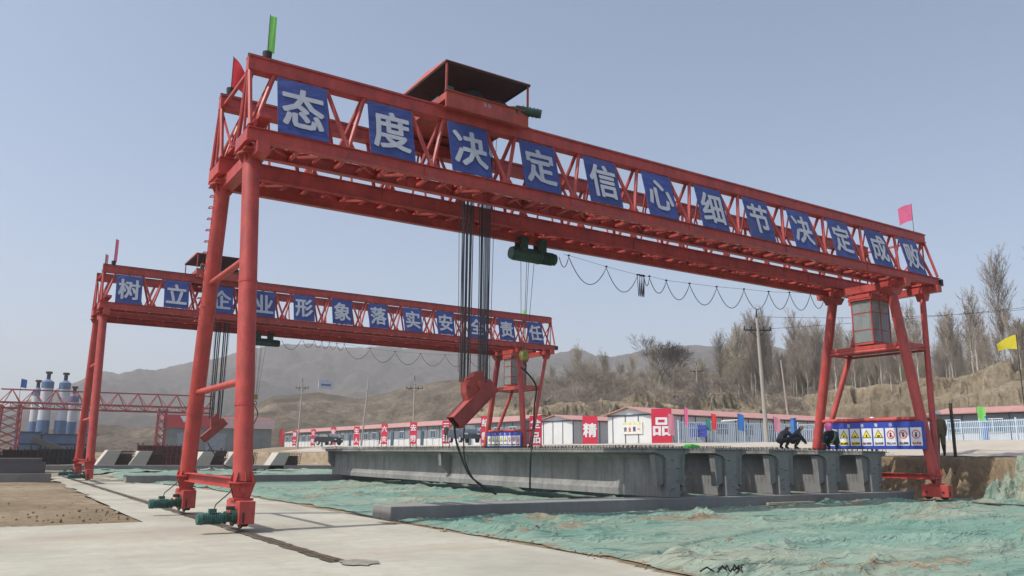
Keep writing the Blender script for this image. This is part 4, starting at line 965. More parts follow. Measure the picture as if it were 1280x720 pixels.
# ------------------------------------------------------------------ prefab site houses
WALLP = simple('prefab_wall_white', (.60, .62, .62), .5, var=.05, scale=1); WALLG = simple('prefab_wall_grey', (.17, .20, .22), .55, var=.1, scale=1)
ROOFR = simple('prefab_roof_red', (.40, .21, .19), .6, var=.15, scale=1.5); POST = simple('prefab_frame_blue', (.06, .09, .13), .5); WING = simple('window_glass_blue', (.06, .10, .14), .2, var=.3, scale=1, spec=.6)
def prefab(name, x0, x1, y0, y1, z, h, ridge, label, win_face, ridge_along='x', lowwhite=False, nwin=None, doors=()):
    R_ = empty(name, (x0, y0, z), 0, label, 'site house')
    X, Y = x1-x0, y1-y0
    MB().box(0, X, 0, Y, -.6, h).build('wall', WALLG if lowwhite else WALLP, R_)
    if lowwhite:
        MB().box(-.03, -.004, 0, Y, -.5, .95).build('lower_wall', WALLP, R_)
    rf = MB(); e = .35
    if ridge_along == 'x':
        for s, (ya, yb_) in enumerate(((-e, Y/2), (Y+e, Y/2))): rf.prism([(-e, ya, h-.08), (X+e, ya, h-.08), (X+e, yb_, h+ridge), (-e, yb_, h+ridge)], (0,0,0), (0,0,.09))
        MB().prism([(0.0,.0,h), (0,Y,h), (0,Y/2,h+ridge-.04)], (0,0,0), (.06,0,0)).build('gable', WALLP, R_)
    else:
        for s, (xa, xb) in enumerate(((-e, X/2), (X+e, X/2))): rf.prism([(xa, -e, h-.08), (xa, Y+e, h-.08), (xb, Y+e, h+ridge), (xb, -e, h+ridge)], (0,0,0), (0,0,.09))
        MB().prism([(0,0,h), (X,0,h), (X/2,0,h+ridge-.04)], (0,0,0), (0,.06,0)).build('gable', WALLP, R_)
    rf.build('roof', ROOFR, R_)
    fr = MB(); st = 1.82
    k = 0
    while k*st <= Y+.01: fr.box(-.05, 0.005, k*st-.04, k*st+.04, -.5, h); k += 1
    k = 0
    while k*st <= X+.01: fr.box(k*st-.04, k*st+.04, -.05, .005, -.5, h); k += 1
    fr.box(-.06, .005, -.05, Y, h-.14, h); fr.box(-.05, X, -.06, .005, h-.14, h)
    fr.build('wall_frame', POST, R_)
    Lf = Y if win_face == '-x' else X; n = nwin or int(Lf/3.64)
    for i in range(n):
        c = (i+.5)*Lf/n
        if i in doors:
            (MB().box(-.09, -.035, c-.45, c+.45, -.4, 2.05) if win_face == '-x' else MB().box(c-.45, c+.45, -.09, -.035, -.4, 2.05)).build('door', WING, R_)
            continue
        if win_face == '-x':
            w = MB().box(-.09, -.05, c-.8, c+.8, 1.0, 2.1).build('window', WHITEP, R_)
            MB().box(-.10, -.091, c-.74, c-.03, 1.06, 2.04).box(-.10, -.091, c+.03, c+.74, 1.06, 2.04).build('pane', WING, w)
        else:
            w = MB().box(c-.8, c+.8, -.09, -.05, 1.0, 2.1).build('window', WHITEP, R_)
            MB().box(c-.74, c-.03, -.10, -.091, 1.06, 2.04).box(c+.03, c+.74, -.10, -.091, 1.06, 2.04).build('pane', WING, w)
    return R_
prefab('site_house', 52.5, 58.5, 79, 166, 2.7, 2.75, .75, 'very long low site house row with red banners along its front', '-x', 'y', True, 26, (3, 7, 10, 15, 19, 23))
prefab('site_house', 53.2, 76, 70.0, 76.2, 2.65, 2.65, .55, 'site house with white gable just right of the far crane legs', '-y', 'x', nwin=6)
prefab('site_house', 50.9, 87, 55.2, 61.4, 2.6, 2.75, .65, 'long site house with white gable and red roof behind the fence', '-y', 'x', nwin=10, doors=(4, 8))
prefab('site_house', 66.5, 72.5, 12, 38.2, 2.6, 2.6, .5, 'red roofed site house behind the white railings on the right', '-x', 'y', True, 8)

# ------------------------------------------------------------------ fence with posts
FENW = simple('fence_white_blue', (.48, .60, .72), .5, var=.1); FENB = simple('fence_post_blue', (.04, .18, .50), .5)
def fence(pts, label, h=1.75, z=2.55, post=2.9):
    R_ = empty('railing_fence', (pts[0][0], pts[0][1], z), 0, label, 'fence'); o = Vector((pts[0][0], pts[0][1], 0))
    pk = MB(); rl = MB(); kb = MB(); posts = []
    for (a, b) in zip(pts[:-1], pts[1:]):
        A = Vector((*a, 0))-o; B = Vector((*b, 0))-o; Ls = (B-A).length; d = (B-A)/Ls
        for zz in (.22, h*.72, h-.08): rl.bar(A+Vector((0,0,zz)), B+Vector((0,0,zz)), .04, .05)
        kb.bar(A+Vector((0,0,-.05)), B+Vector((0,0,-.05)), .3, .4)
        n = int(Ls/.16)
        for k in range(n): p = A+d*(k*.16); pk.bar(p+Vector((0,0,.15)), p+Vector((0,0,h)), .045, .045, (1,0,0))
        n = int(Ls/post)
        for k in range(n+1): posts.append(A+d*(k*post))
    pk.build('railings', FENW, R_); rl.build('rails', FENW, R_); kb.build('kerb', BLOCKC, R_)
    for p in posts: MB().bar(p+Vector((0,0,0)), p+Vector((0,0,h+.12)), .09, .09, (1,0,0)).build('fence_post', FENW, R_)
    return R_
fence([(47.0, 47.9), (57.0, 44.2), (60.6, 39.4)], 'pale blue railing fence left of the near crane right legs')
fence([(60.6, 38.8), (61.2, 34.0), (58.6, 24.0), (57.5, 15.0)], 'white blue railing fence to the right of the near crane')
for x, y, lb in [(54.4, 42.6, 'blue gate post between the dark crouching figure and the crane leg'), (62.0, 31.6, 'blue fence post standing among the right-hand railings')]:
    R_ = empty('gate_post', (x, y, 2.5), 0, lb, 'post'); MB().box(-.14, .14, -.14, .14, 0, 2.05).build('post_shaft', FENB, R_, bevel=.01); MB().box(-.18, .18, -.18, .18, 2.05, 2.15).build('post_cap', FENB, R_)

# ------------------------------------------------------------------ red boards with white characters
SIGNR = simple('sign_red_sheet', (.52, .02, .055), .5, var=.08)
def char_board(x, y, z, w, h, chars, label, face, size=None, name='red_board', mat=None, group=None):
    """face: direction the board faces"""
    f = Vector((*face, 0)).normalized(); ex = Vector((-f.y, f.x, 0)); R_ = empty(name, (x, y, z), 0, label, 'sign board', group)
    o = ex*(w/2)
    MB().prism([-o, o, o+Vector((0,0,h)), -o+Vector((0,0,h))], f*0, f*-.05).build('board_sheet', mat or SIGNR, R_)
    for s in (-1, 1): MB().bar(ex*(s*w*.42)-f*.09+Vector((0,0,-.5)), ex*(s*w*.42)-f*.09+Vector((0,0,h)), .06, .06, (1,0,0)).build('board_leg', DARK, R_)
    n = max(1, len(chars)); sz = size or min(w*.8, h/n*.86)
    for k, ch in enumerate(chars): put_glyph(ch, f*.015+Vector((0,0,h-(k+.5)*h/n)), ex, (0,0,1), sz, WHITEP, R_, bold=.035)
    return R_
def toward(x, y): return (-x, -y)
fc = (-.82, -.57)
char_board(48.0, 50.9, 2.5, 1.7, 3.0, '品', 'red board with the white character 品 at the white gable corner', fc, 1.45, name='red_board')
char_board(49.7, 62.7, 2.6, 1.5, 2.75, '精', 'red board with the white character 精 between two site houses', fc, 1.3)
char_board(35.9, 52.0, 2.3, 1.0, 2.25, '全品', 'red board with two white characters behind the far crane right legs', fc)
BG = 'red banners with white characters before the long site house'
for x, y, z, ht, cs, lb in [(38.4, 63.6, 2.6, 2.4, '结制', 'red banner nearest the far crane, left of its safety board'), (39.6, 73.3, 2.6, 2.3, '三道', 'red banner just right of the dark standing person'),
        (40.7, 83, 2.65, 2.4, '去劳', 'red banner below the slim pole in the middle of the long house'), (42.3, 94.4, 2.7, 2.5, '六灾', 'red banner below the earth mound, fourth from the crane'),
        (43.8, 107, 2.7, 2.5, '生人', 'red banner between the dark car and the green door'), (44.4, 117.5, 2.75, 2.6, '安全', 'red and white banner beside the dark parked car'),
        (45.7, 130, 2.75, 2.6, '文明', 'small pale red banner left of the dark parked car'), (46.9, 143, 2.8, 2.6, '施工', 'tiny red banner by the far end of the long house')]:
    char_board(x, y, z, .88, ht, cs, lb, fc, group=BG)
for x, y, dx, lb, m_ in [(48.6, 158, .3, 'thin leaning red banner flag left of the grey pole', FR), (50.1, 173, -.4, 'thin pale banner flag on the far left brown slope', FPP), (45.9, 180, .2, 'thin white and red banner flag farthest left beside the thick leg', FPP)]:
    flag((x, y, 2.6), 3.4, .8, 3.0, m_, lb, (1,-.6,0), .1, False, .03, tilt=(dx, 0))
R_ = char_board(48.6, 47.3, 3.1, 1.35, .95, '', 'blue notice board with pale lines fixed to the fence', fc, name='notice_board', mat=simple('notice_blue', (.04, .06, .32), .5))
for k in range(5): MB().bar(Vector((-.82,-.57,0))*.02+Vector((.57,-.82,0))*-.5+Vector((0,0,.78-k*.15)), Vector((-.82,-.57,0))*.02+Vector((.57,-.82,0))*(.1+.35*(k % 2))+Vector((0,0,.78-k*.15)), .004, .05, (-.82,-.57,0)).build('text_line', WHITEP, R_)
R_ = empty('wall_banner', (50.85, 59.6, 3.55), 0, 'pale yellow and white banner on the white gable wall', 'banner')
MB().box(-.04, 0, -3.2, -.5, 0, 1.1).build('banner_sheet', simple('banner_cream', (.64, .64, .58), .6, var=.12, scale=2), R_)
MB().box(-.05, -.041, -3.2, -.5, .86, 1.1).build('yellow_stripe', simple('stripe_yellow', (.62, .60, .36), .6), R_)
for k, ch in enumerate('安全第一'): put_glyph(ch, (-.06, -.85-k*.62, .45), (0,-1,0), (0,0,1), .42, REDS if k % 2 else BLUE, R_, bold=.02)
# small flags on and before the fence
for x, y, hp, w, h, m_, lb, dr, tl in [(46.0, 47.3, 2.4, .5, 1.6, FPP, 'faded pink flag leaning right beside the red board', .4, (-.5,.2)), (46.6, 46.8, 2.9, .28, 1.4, FPK, 'pink flag by the fence, second from the red board', .3, (0,0)),
        (49.4, 46.6, 2.5, .4, 1.25, FR, 'red flag in front of the railings right of the blue notice board', .3, (0,0)), (49.1, 46.9, 2.1, .35, .9, FTE, 'teal flag close to the red one by the railings', .3, (0,0)),
        (50.9, 45.2, 2.5, .5, 1.3, FB, 'blue flag over the white rolled banner on the railings', .3, (0,0)), (53.2, 43.7, 2.3, .5, 1.2, FPP, 'pale pink flag left of the tall pole', .5, (.2,0)),
        (61.6, 31.9, 2.9, .55, 1.1, FG, 'bright green flag above the right-hand railings', .1, (0,0))]:
    flag((x, y, 2.5), hp, w, h, m_, lb, (.5,-.8,0), dr, False, .02, tilt=tl)
flag((51.2, 23.75, 2.6), 6.3, 1.05, .9, FY, 'yellow triangular flag on a pole at the right picture edge', (-.45,.88,0), .35, True, .03)
o = MB().tube((50.0, 46.1, 4.35), (51.4, 45.3, 4.5), .09, .05, 10).build('rolled_banner', WHITEP); tag(o, 'white rolled banner lying across the railings', 'banner')

# ------------------------------------------------------------------ poles and wires
def pole(x, y, h, label, arms=1, z=None, lean=(0,0), r=.15):
    z = float(ground_z(x, y)) if z is None else z
    R_ = empty('utility_pole', (x, y, z), 0, label, 'utility pole')
    MB().tube((0,0,-1), (lean[0], lean[1], h), r, r*.62, 12).build('pole_shaft', POLEC, R_, smooth=True)
    if arms:
        a = MB(); d = Vector((.85,-.53,0)); t = Vector((lean[0], lean[1], h-.9))
        a.bar(t-d*1.0, t+d*1.0, .09, .09); a.bar(t-d*.6, t-Vector((0,0,.55)), .05, .05); a.bar(t+d*.6, t-Vector((0,0,.55)), .05, .05)
        for zz in (.45, .15): a.bar(t+Vector((0,0,zz))-d*.22, t+Vector((0,0,zz))+d*.22, .05, .06)
        a.bar(t, t+Vector((0,0,1.5)), .07, .07); a.build('cross_arm', DARK, R_)
        for s in (-.95, -.45, .45, .95): MB().tube(t+d*s, t+d*s+Vector((0,0,.28)), .06, .04, 8).build('insulator', DARK, R_)
    return R_
pole(46.9, 39.0, 9.3, 'tall concrete pole with dark crossarm left of the near crane right legs', 1, 2.2, (-.35,.1), .17)
pole(74.6, 58.8, 8.2, 'pale slim pole just right of the crossarm pole', 0, 4.0, (-.5,.4), .13)
pole(93.2, 90.6, 8.0, 'small distant pole near the spreading bare tree', 1, 7.5, (0,0), .14)
pole(44.0, 89.8, 7.6, 'pole with crossarm behind the middle of the long site house', 1, 2.7, (0,0), .13)
pole(49.9, 120, 10.6, 'slightly leaning pole behind the left part of the long site house', 0, 2.7, (.7,-.3), .15)
pole(41.0, 123.4, 9.6, 'pole with lamp head at the far left end of the long house', 1, 2.7, (.2,0), .14)
def wire(a, b, sag, label, r=.02):
    A, B = Vector(a), Vector(b); P = [A+(B-A)*(k/24)+Vector((0,0,-sag*4*(k/24)*(1-k/24))) for k in range(25)]
    o = MB().path(P, r, 4).build('overhead_wire', CABLE); tag(o, label, 'wire'); return o
wire((46.0, 39.6, 10.6), (93.2, 90.6, 14.9), 1.2, 'thin wire from the crossarm pole to the small distant pole, outer side', .012)
wire((47.2, 38.8, 10.6), (94.0, 90.0, 14.9), 1.3, 'thin wire from the crossarm pole to the small distant pole, inner side', .012)
wire((47.2, 38.6, 10.7), (100, 10, 19.5), 1.0, 'wire crossing behind the near crane legs towards the right edge', .014)
wire((46.9, 39.0, 11.6), (110, 22, 22), 2.0, 'upper wire running right from the crossarm pole', .014)

# ------------------------------------------------------------------ hills
def polar(name, tab, foot_z, mat, rows, amp, back, label=None, n=260, noise_s=.05, seed=0, gully=0, profile=1.3, step=0):
    az = np.array([t[0] for t in tab]); el = np.array([t[1] for t in tab]); d0 = np.array([t[2] for t in tab]); d1 = np.array([t[3] for t in tab])
    A = np.linspace(az[0], az[-1], n); E = np.interp(A, az, el); D0 = np.interp(A, az, d0); D1 = np.interp(A, az, d1)
    vs = []; nr = rows + 8
    for j in range(nr+1):
        if j <= rows:
            u = j/rows; d = D0+(D1-D0)*u; zr = 1.6+E*D1; z = foot_z+(zr-foot_z)*(u**profile if profile > 0 else u)
        else:
            w = (j-rows)/8; d = D1+back*w; z = 1.6+E*D1 + amp*.15*w - (0 if label != 'far' else back*.25*w); u = 1
        x = d*np.sin(np.radians(A)); y = d*np.cos(np.radians(A))
        nn = fbm(x*noise_s, y*noise_s, 8, seed, .57)-.5
        rg = 1-np.abs(2*fbm(x*noise_s*1.6+4, y*noise_s*1.6, 7, seed+50, .56)-1)
        env = min(1, 4*u*(1-u)+.25) if j <= rows else .3
        dz = amp*(nn*1.1 + (rg-.75)*.9*gully)*env
        if j == 0: dz = dz*0 - 1.5
        z = z+dz
        if step and j > 0:
            q = (z-foot_z)/step + 1.3*(fbm(x*noise_s*.5, y*noise_s*.5, 3, seed+7)-.5); fl = np.floor(q); z = z*.35 + .65*(z + step*(smooth((q-fl-.3)/.35)-(q-fl))); z = z + amp*.16*(fbm(x*noise_s*7, y*noise_s*7, 4, seed+9, .6)-.5)
        vs.append(np.stack([x, y, z], 1))
    V = np.concatenate(vs); f = [(j*n+i, j*n+i+1, (j+1)*n+i+1, (j+1)*n+i) for j in range(nr) for i in range(n-1)]
    me = bpy.data.meshes.new(name); me.from_pydata(V.tolist(), [], f); me.materials.append(mat); me.polygons.foreach_set('use_smooth', [True]*len(me.polygons)); me.update()
    o = bpy.data.objects.new(name, me); COL.objects.link(o); tag(o, kind='structure'); return o, V.reshape(nr+1, n, 3)
T1 = [(28.48,0.0529,150,190),(32.96,0.0577,125,150),(36.33,0.0659,105,130),(39.69,0.0689,100,125),(43.54,0.0688,100,122),(47.3,0.0694,112,130),(52.44,0.0656,118,136),(55.42,0.0711,104,120),(58.32,0.080,92,110),(61.52,0.084,88,104),(65.35,0.083,80,98),(70.03,0.084,75,95),(82,.09,75,95)]
bank, BV = polar('hill', T1, 2.6, LOESS, 110, 4.4, 150, n=1100, noise_s=.12, seed=300, gully=1.1, profile=.85, step=2.9)
T2_ = [(-25,.0114),(-6.3,0.0114),(1.05,0.014),(5.22,0.0196),(9.76,0.0211),(12.61,0.031),(14.55,0.0455),(16.53,0.0631),(19.67,0.0693),(22.38,0.0627),(24.55,0.0731),(26.75,0.0855),(29.55,0.0903),(31.82,0.0799),(35.21,0.0853),(38.58,0.0875),(41.92,0.0902),(47.36,0.0941),(52.55,0.097),(69.98,0.0969),(90,.09)]
polar('hill', [(a, e, 235, 330) for a, e in T2_], 2, HILLM, 80, 11, 90, n=800, noise_s=.016, seed=407, gully=1.0, profile=1.0, step=0)
T3 = [(-30,.02),(-6.39,0.0225),(0.87,0.0409),(2.45,0.0519),(4.3,0.0635),(5.35,0.073),(5.98,0.0805),(7.1,0.0842),(8.09,0.0895),(9.2,0.0851),(10.13,0.0913),(11.08,0.0967),(12.79,0.1018),(14.28,0.1096),(16.05,0.1186),(17.35,0.1244),(19.49,0.126),(21.67,0.1264),(23.88,0.1247),(26.12,0.1227),(27.53,0.1253),(29.52,0.1219),(31.79,0.1245),(34.07,0.1238),(35.77,0.12),(37.19,0.122),(38.88,0.114),(40.57,0.1188),(41.97,0.1245),(44.73,0.1278),(50.07,0.1218),(57.5,0.1126),(69.98,0.0969),(95,.08)]
polar('hill', [(a, e, 650, 1350) for a, e in T3], 2, MOUNT, 80, 62, 700, n=700, noise_s=.0046, seed=503, gully=1.3, profile=1.0)
# billboard on the mid hill
R_ = empty('hill_sign', (113, 310, 26.5), 0, 'small pale blue and white board on the distant hillside', 'sign board'); MB().box(-3, 3, -.2, .2, 0, 3.2).build('board_sheet', simple('distant_board', (.45, .5, .62), .5), R_); MB().box(-2, 2, -.26, -.21, 1, 1.8).build('text_line', BLUE, R_)

# ------------------------------------------------------------------ trees
BARK = simple('grey_bark', (.30, .27, .23), .9, var=.35, scale=4); TWIG = simple('bare_twigs', (.275, .24, .20), .9, var=.3, scale=3); TWIGY = simple('budding_twigs', (.29, .26, .195), .9, var=.3, scale=3); PALEB = simple('pale_bark', (.40, .37, .31), .9, var=.3, scale=4)
def twig(vs, fs, p, d, L_, r, bend, R):
    """three sided tapering twig in two segments"""
    q = p; dd = d.normalized(); a = dd.orthogonal().normalized(); b = dd.cross(a); base = len(vs)
    for k in range(3):
        rr = r*(1-k*.42); 
        for t in (0, 2.094, 4.189): vs.append(q + (a*math.cos(t)+b*math.sin(t))*rr)
        dd = (dd+bend*.5+Vector((R.uniform(-.12,.12), R.uniform(-.12,.12), R.uniform(-.05,.1)))).normalized(); q = q+dd*(L_/2)
    for k in range(2):
        for t in range(3): fs.append((base+k*3+t, base+k*3+(t+1)%3, base+(k+1)*3+(t+1)%3, base+(k+1)*3+t))
    return q
def tree_proto(name, H_, style, seed, bark=BARK, tw=TWIG, dens=1.0):
    R = random.Random(seed); root = empty(name, (0,0,-500))
    tr = MB(); vs = []; fs = []
    pts = [Vector((0,0,-.4))]; n = 9
    for k in range(1, n+1): pts.append(Vector((R.uniform(-.10,.10)*k*.35, R.uniform(-.10,.10)*k*.35, H_*k/n*(.96 if style == 'poplar' else .45))))
    rb = H_*.0105 if style == 'poplar' else H_*.022
    vs_, n6 = [], 7
    for i, c in enumerate(pts):
        f = i/n; r = rb*(1-.88*f if style == 'poplar' else 1-.45*f)
        for k in range(n6): t = 2*math.pi*k/n6; vs_.append(c+Vector((r*math.cos(t), r*math.sin(t), 0)))
    tr.add(vs_, [(i*n6+k, i*n6+(k+1)%n6, (i+1)*n6+(k+1)%n6, (i+1)*n6+k) for i in range(n) for k in range(n6)])
    tr.build('trunk', bark, root, smooth=True)
    def at(f): 
        x = f*n; i = min(int(x), n-1); return pts[i].lerp(pts[i+1], x-i)
    if style == 'poplar':
        nb = int(56*dens)
        for b in range(nb):
            f = R.uniform(.22, .97); p = at(f); az = R.uniform(0, 6.283); lean = R.uniform(.28, .62); Lb = H_*R.uniform(.13, .26)*(1.15-f*.65)
            d = Vector((math.cos(az)*lean, math.sin(az)*lean, 1)); upb = Vector((0,0,.25))
            q = twig(vs, fs, p, d, Lb, H_*.0022, upb, R)
            for s in range(int(9*dens)):
                t = R.uniform(.2, 1); pp = p.lerp(q, t); az2 = R.uniform(0, 6.283); d2 = (d.normalized()+Vector((math.cos(az2), math.sin(az2), .3))*.55)
                L2 = Lb*R.uniform(.3, .55); q2 = twig(vs, fs, pp, d2, L2, .022, upb*.6, R)
                for s3 in range(6):
                    p3 = pp.lerp(q2, R.uniform(.2, 1)); az3 = R.uniform(0, 6.283)
                    twig(vs, fs, p3, d2.normalized()+Vector((math.cos(az3), math.sin(az3), .4))*.6, L2*R.uniform(.4, .7), .016, upb*.4, R)
    else:
        def rec(p, d, L_, r, lvl):
            q = twig(vs, fs, p, d, L_, r, Vector((0,0,.12)), R)
            if lvl == 0: return
            k = {4: 4, 3: 5, 2: 5, 1: 4}[lvl]
            for _ in range(k):
                t = R.uniform(.45, 1); az = R.uniform(0, 6.283); spread = .75
                rec(p.lerp(q, t), (d.normalized()+Vector((math.cos(az), math.sin(az), R.uniform(-.3,.5)))*spread), L_*R.uniform(.5, .72), max(r*.55, .016), lvl-1)
        for b in range(10 if style == 'round' else 12):
            f = R.uniform(.5, 1) if style == 'round' else R.uniform(0, .3); az = b*.9+R.uniform(-.3,.3)
            rec(at(f), Vector((math.cos(az), math.sin(az), R.uniform(.5, 1.3))), H_*R.uniform(.22,.34), H_*.008, 4 if style == 'round' else 3)
    me = bpy.data.meshes.new('crown'); me.from_pydata([tuple(v) for v in vs], [], fs); me.materials.append(tw); me.update()
    o = bpy.data.objects.new('crown', me); COL.objects.link(o); o.parent = root
    return root
protos = [tree_proto('poplar_tree', 13, 'poplar', 11), tree_proto('poplar_tree', 12, 'poplar', 12, tw=TWIGY), tree_proto('poplar_tree', 14, 'poplar', 13, dens=1.1), tree_proto('poplar_tree', 9, 'poplar', 14, bark=PALEB, dens=.7)]
darkt = tree_proto('bare_tree', 9, 'round', 27, tw=simple('dark_bare_twigs', (.10, .085, .07), .9))
roundt = [tree_proto('bare_tree', 9, 'round', 21), tree_proto('bare_tree', 7, 'round', 22)]
bushes = [tree_proto('bare_bush', 3.0, 'bush', 31), tree_proto('bare_bush', 3.4, 'bush', 32)]
firsts = {}
def surf(az, d):
    """height of the near bank / plateau at azimuth az (deg), distance d"""
    A = np.degrees(np.arctan2(BV[0,:,0], BV[0,:,1])); i = int(np.argmin(np.abs(A-az))); D = np.hypot(BV[:,i,0], BV[:,i,1])
    return float(np.interp(d, D, BV[:,i,2]))
def plant(pr, az, d, sc, label, cat, group=None, zoff=0):
    x, y = d*math.sin(rad(az)), d*math.cos(rad(az)); z = surf(az, d)-.2+zoff; rz = rnd.uniform(0, 6.28)
    if pr.name not in firsts:
        firsts[pr.name] = 1; pr.location = (x, y, z); pr.rotation_euler = (0,0,rz); pr.scale = (sc, sc, sc); pr['label'] = label; pr['category'] = cat
        if group: pr['group'] = group
        return pr
    o = dup(pr, (x, y, z), rz, sc, label, group); o['category'] = cat
    if not group and 'group' in o: del o['group']
    return o
R = random.Random(77)
G1, L1_ = 'bare poplars in the wood left of the near crane right legs', 'bare grey poplar in the dense wood left of the near crane right legs'
for k in range(98):
    az = R.uniform(47.2, 55.5); d = R.uniform(132, 190); s = R.uniform(.60, 1.04)*(d/150)**.45*(.8 if az < 47 else 1)
    plant(protos[R.choice([0,1,2,0,2])], az, d, s, L1_, 'tree', G1)
G2, L2_ = 'bare poplars on the bluff to the right', 'bare grey poplar among the wood on the bluff right of the crane cab'
for k in range(96):
    az = R.uniform(55.5, 70); d = R.uniform(120, 190); s = R.uniform(.5, .92)*(d/150)**.5
    plant(protos[R.choice([0,1,2])], az, d, s, L2_, 'tree', G2)
G3, L3_ = 'pale trunked saplings at the edge of the bluff', 'slender pale trunked poplar at the front edge of the bluff'
for k in range(26):
    az = R.choice([R.uniform(53.8, 57.5), R.uniform(58, 69)]); d = R.uniform(100, 114) if az > 57.6 else R.uniform(116, 126)
    plant(protos[3], az, d, R.uniform(.7, 1.05), L3_, 'tree', G3)
G4, L4_ = 'bare trees in the haze between the two cranes', 'hazy bare tree on the slope between the far crane and the spreading tree'
for k in range(150):
    az = R.uniform(33.5, 47); d = R.uniform(135, 260); s = R.uniform(.42, .72)*(d/150)**.5
    plant(R.choice([roundt[0], roundt[1], roundt[1], bushes[0], bushes[1], protos[1]]), az, d, s*1.35, L4_, 'tree', G4)
plant(darkt, 43.3, 121, .82, 'large dark spreading bare tree standing above the white gabled house', 'tree')
plant(darkt, 43.9, 124, .78, 'dark bare tree whose crown merges with the large spreading one from the right', 'tree')
plant(roundt[0], 44.6, 150, .9, 'bare tree right behind the spreading tree', 'tree')
plant(protos[2], 64.4, 108, .98, 'tall bare poplar rising above the bluff right of the crane', 'tree')
plant(protos[2], 66.9, 104, 1.02, 'tallest bare poplar at the right picture edge', 'tree')
G5, L5_ = 'low bare bushes on the bank behind the site houses', 'low bare brown bush on the bank behind the site houses'
for k in range(90):
    az = R.uniform(33, 56); i = az; d = R.uniform(108, 150); 
    plant(R.choice(bushes), az, d, R.uniform(.5, 1.25), L5_, 'bush', G5)
for pr in protos+roundt+bushes+[darkt]:
    if pr.name not in firsts:
        for c in [c for c in bpy.data.objects if c.parent == pr]: bpy.data.objects.remove(c)
        bpy.data.objects.remove(pr)

# ------------------------------------------------------------------ people
def person(loc, rz, joints, radii, edges, cols, label, extras=None, sc=1.0):
    """skin-grown body; cols: function(co)->material index"""
    me = bpy.data.meshes.new('body'); me.from_pydata(joints, edges, []); o = bpy.data.objects.new('body', me); COL.objects.link(o)
    bm = bmesh.new(); bm.from_mesh(me); lay = bm.verts.layers.skin.verify(); bm.verts.ensure_lookup_table()
    for i, v in enumerate(bm.verts): v[lay].radius = radii[i] if isinstance(radii[i], tuple) else (radii[i], radii[i]); v[lay].use_root = (i == 0)
    bm.to_mesh(me); bm.free()
    sk = o.modifiers.new('skin', 'SKIN'); sk.use_smooth_shade = True; ss = o.modifiers.new('sub', 'SUBSURF'); ss.levels = 2; ss.render_levels = 2
    dg = bpy.context.evaluated_depsgraph_get(); m2 = bpy.data.meshes.new_from_object(o.evaluated_get(dg)); bpy.data.objects.remove(o)
    mats, fn = cols; m2.materials.clear()
    for m in mats: m2.materials.append(m)
    for p in m2.polygons: p.material_index = fn(p.center); p.use_smooth = True
    R_ = empty('person', loc, rz, label, 'person'); R_.scale = (sc,)*3
    b = bpy.data.objects.new('body', m2); COL.objects.link(b); b.parent = R_
    if extras: extras(R_)
    return R_
SKIN = simple('skin', (.38, .22, .15), .6, var=.08); JK = simple('dark_jacket', (.03, .035, .045), .8); JKG = simple('dark_green_jacket', (.012, .03, .024), .8); COAT = simple('olive_brown_coat', (.13, .095, .055), .85, var=.2, scale=6); TR = simple('dark_trousers', (.02, .02, .025), .85); PINK = simple('pink_scarf', (.75, .18, .42), .8); HELM = simple('white_helmet', (.78, .78, .76), .35)
stand = [(0,0,.95),(0,0,1.15),(0,0,1.38),(0,0,1.50),(0,.01,1.62),(0,.0,1.72),
         (.19,0,1.42),(.24,.02,1.14),(.22,-.06,.90),(.22,-.08,.80), (-.19,0,1.42),(-.24,.02,1.14),(-.22,-.06,.90),(-.22,-.08,.80),
         (.10,0,.90),(.11,-.02,.50),(.11,.03,.09),(.11,-.10,.04), (-.10,0,.90),(-.11,-.02,.50),(-.11,.03,.09),(-.11,-.10,.04)]
sedge = [(0,1),(1,2),(2,3),(3,4),(4,5),(2,6),(6,7),(7,8),(8,9),(2,10),(10,11),(11,12),(12,13),(0,14),(14,15),(15,16),(16,17),(0,18),(18,19),(19,20),(20,21)]
srad = [(.15,.11),(.14,.10),(.17,.11),.055,.095,.075, .07,.052,.042,.035,.07,.052,.042,.035, .09,.065,.045,.04,.09,.065,.045,.04]
def helmet(x, y, z, mat=HELM, r=.125):
    def f(R_):
        m = MB(); n = 14
        rings = [(1.25, 0), (1.02, .01), (.98, .05), (.8, .1), (.5, .135), (.05, .15)]
        vs = [(x+r*a*math.cos(2*math.pi*k/n), y+r*a*math.sin(2*math.pi*k/n), z+h) for a, h in rings for k in range(n)]
        m.add(vs, [(i*n+k, i*n+(k+1)%n, (i+1)*n+(k+1)%n, (i+1)*n+k) for i in range(len(rings)-1) for k in range(n)]); m.build('helmet', mat, R_, smooth=True)
    return f
def cs(top, legs):
    return ([SKIN, top, legs], lambda c: 0 if (c.z > 1.50 or (abs(c.x) > .15 and c.z < .86 and c.z > .74)) else (1 if c.z > .86 else 2))
person((35.8, 23.5, float(ground_z(35.8, 23.5))+.02), 2.6, stand, srad, sedge, cs(JK, TR), 'person in dark clothes and white helmet standing behind the safety board', helmet(0,0,1.69))
coat_cols = ([SKIN, COAT, TR], lambda c: 0 if c.z > 1.5 else (1 if c.z > .45 else 2))
person((34.9, 19.75, float(ground_z(34.9, 19.75))+.04), 2.3, stand, [(.19,.15),(.17,.14),(.19,.13),.06,.095,.075,.085,.07,.055,.04,.085,.07,.055,.04,.13,.10,.05,.045,.13,.10,.05,.045], sedge, coat_cols, 'person in a long olive brown coat and white helmet right of the crane foot', helmet(0,0,1.69), 1.05)
o = MB().box(35.2, 35.31, 19.3, 19.40, 1.5, 3.95).build('timber_post', simple('dark_timber', (.05, .04, .035), .8), bevel=.01); tag(o, 'dark upright timber post beside the person in the brown coat', 'post')
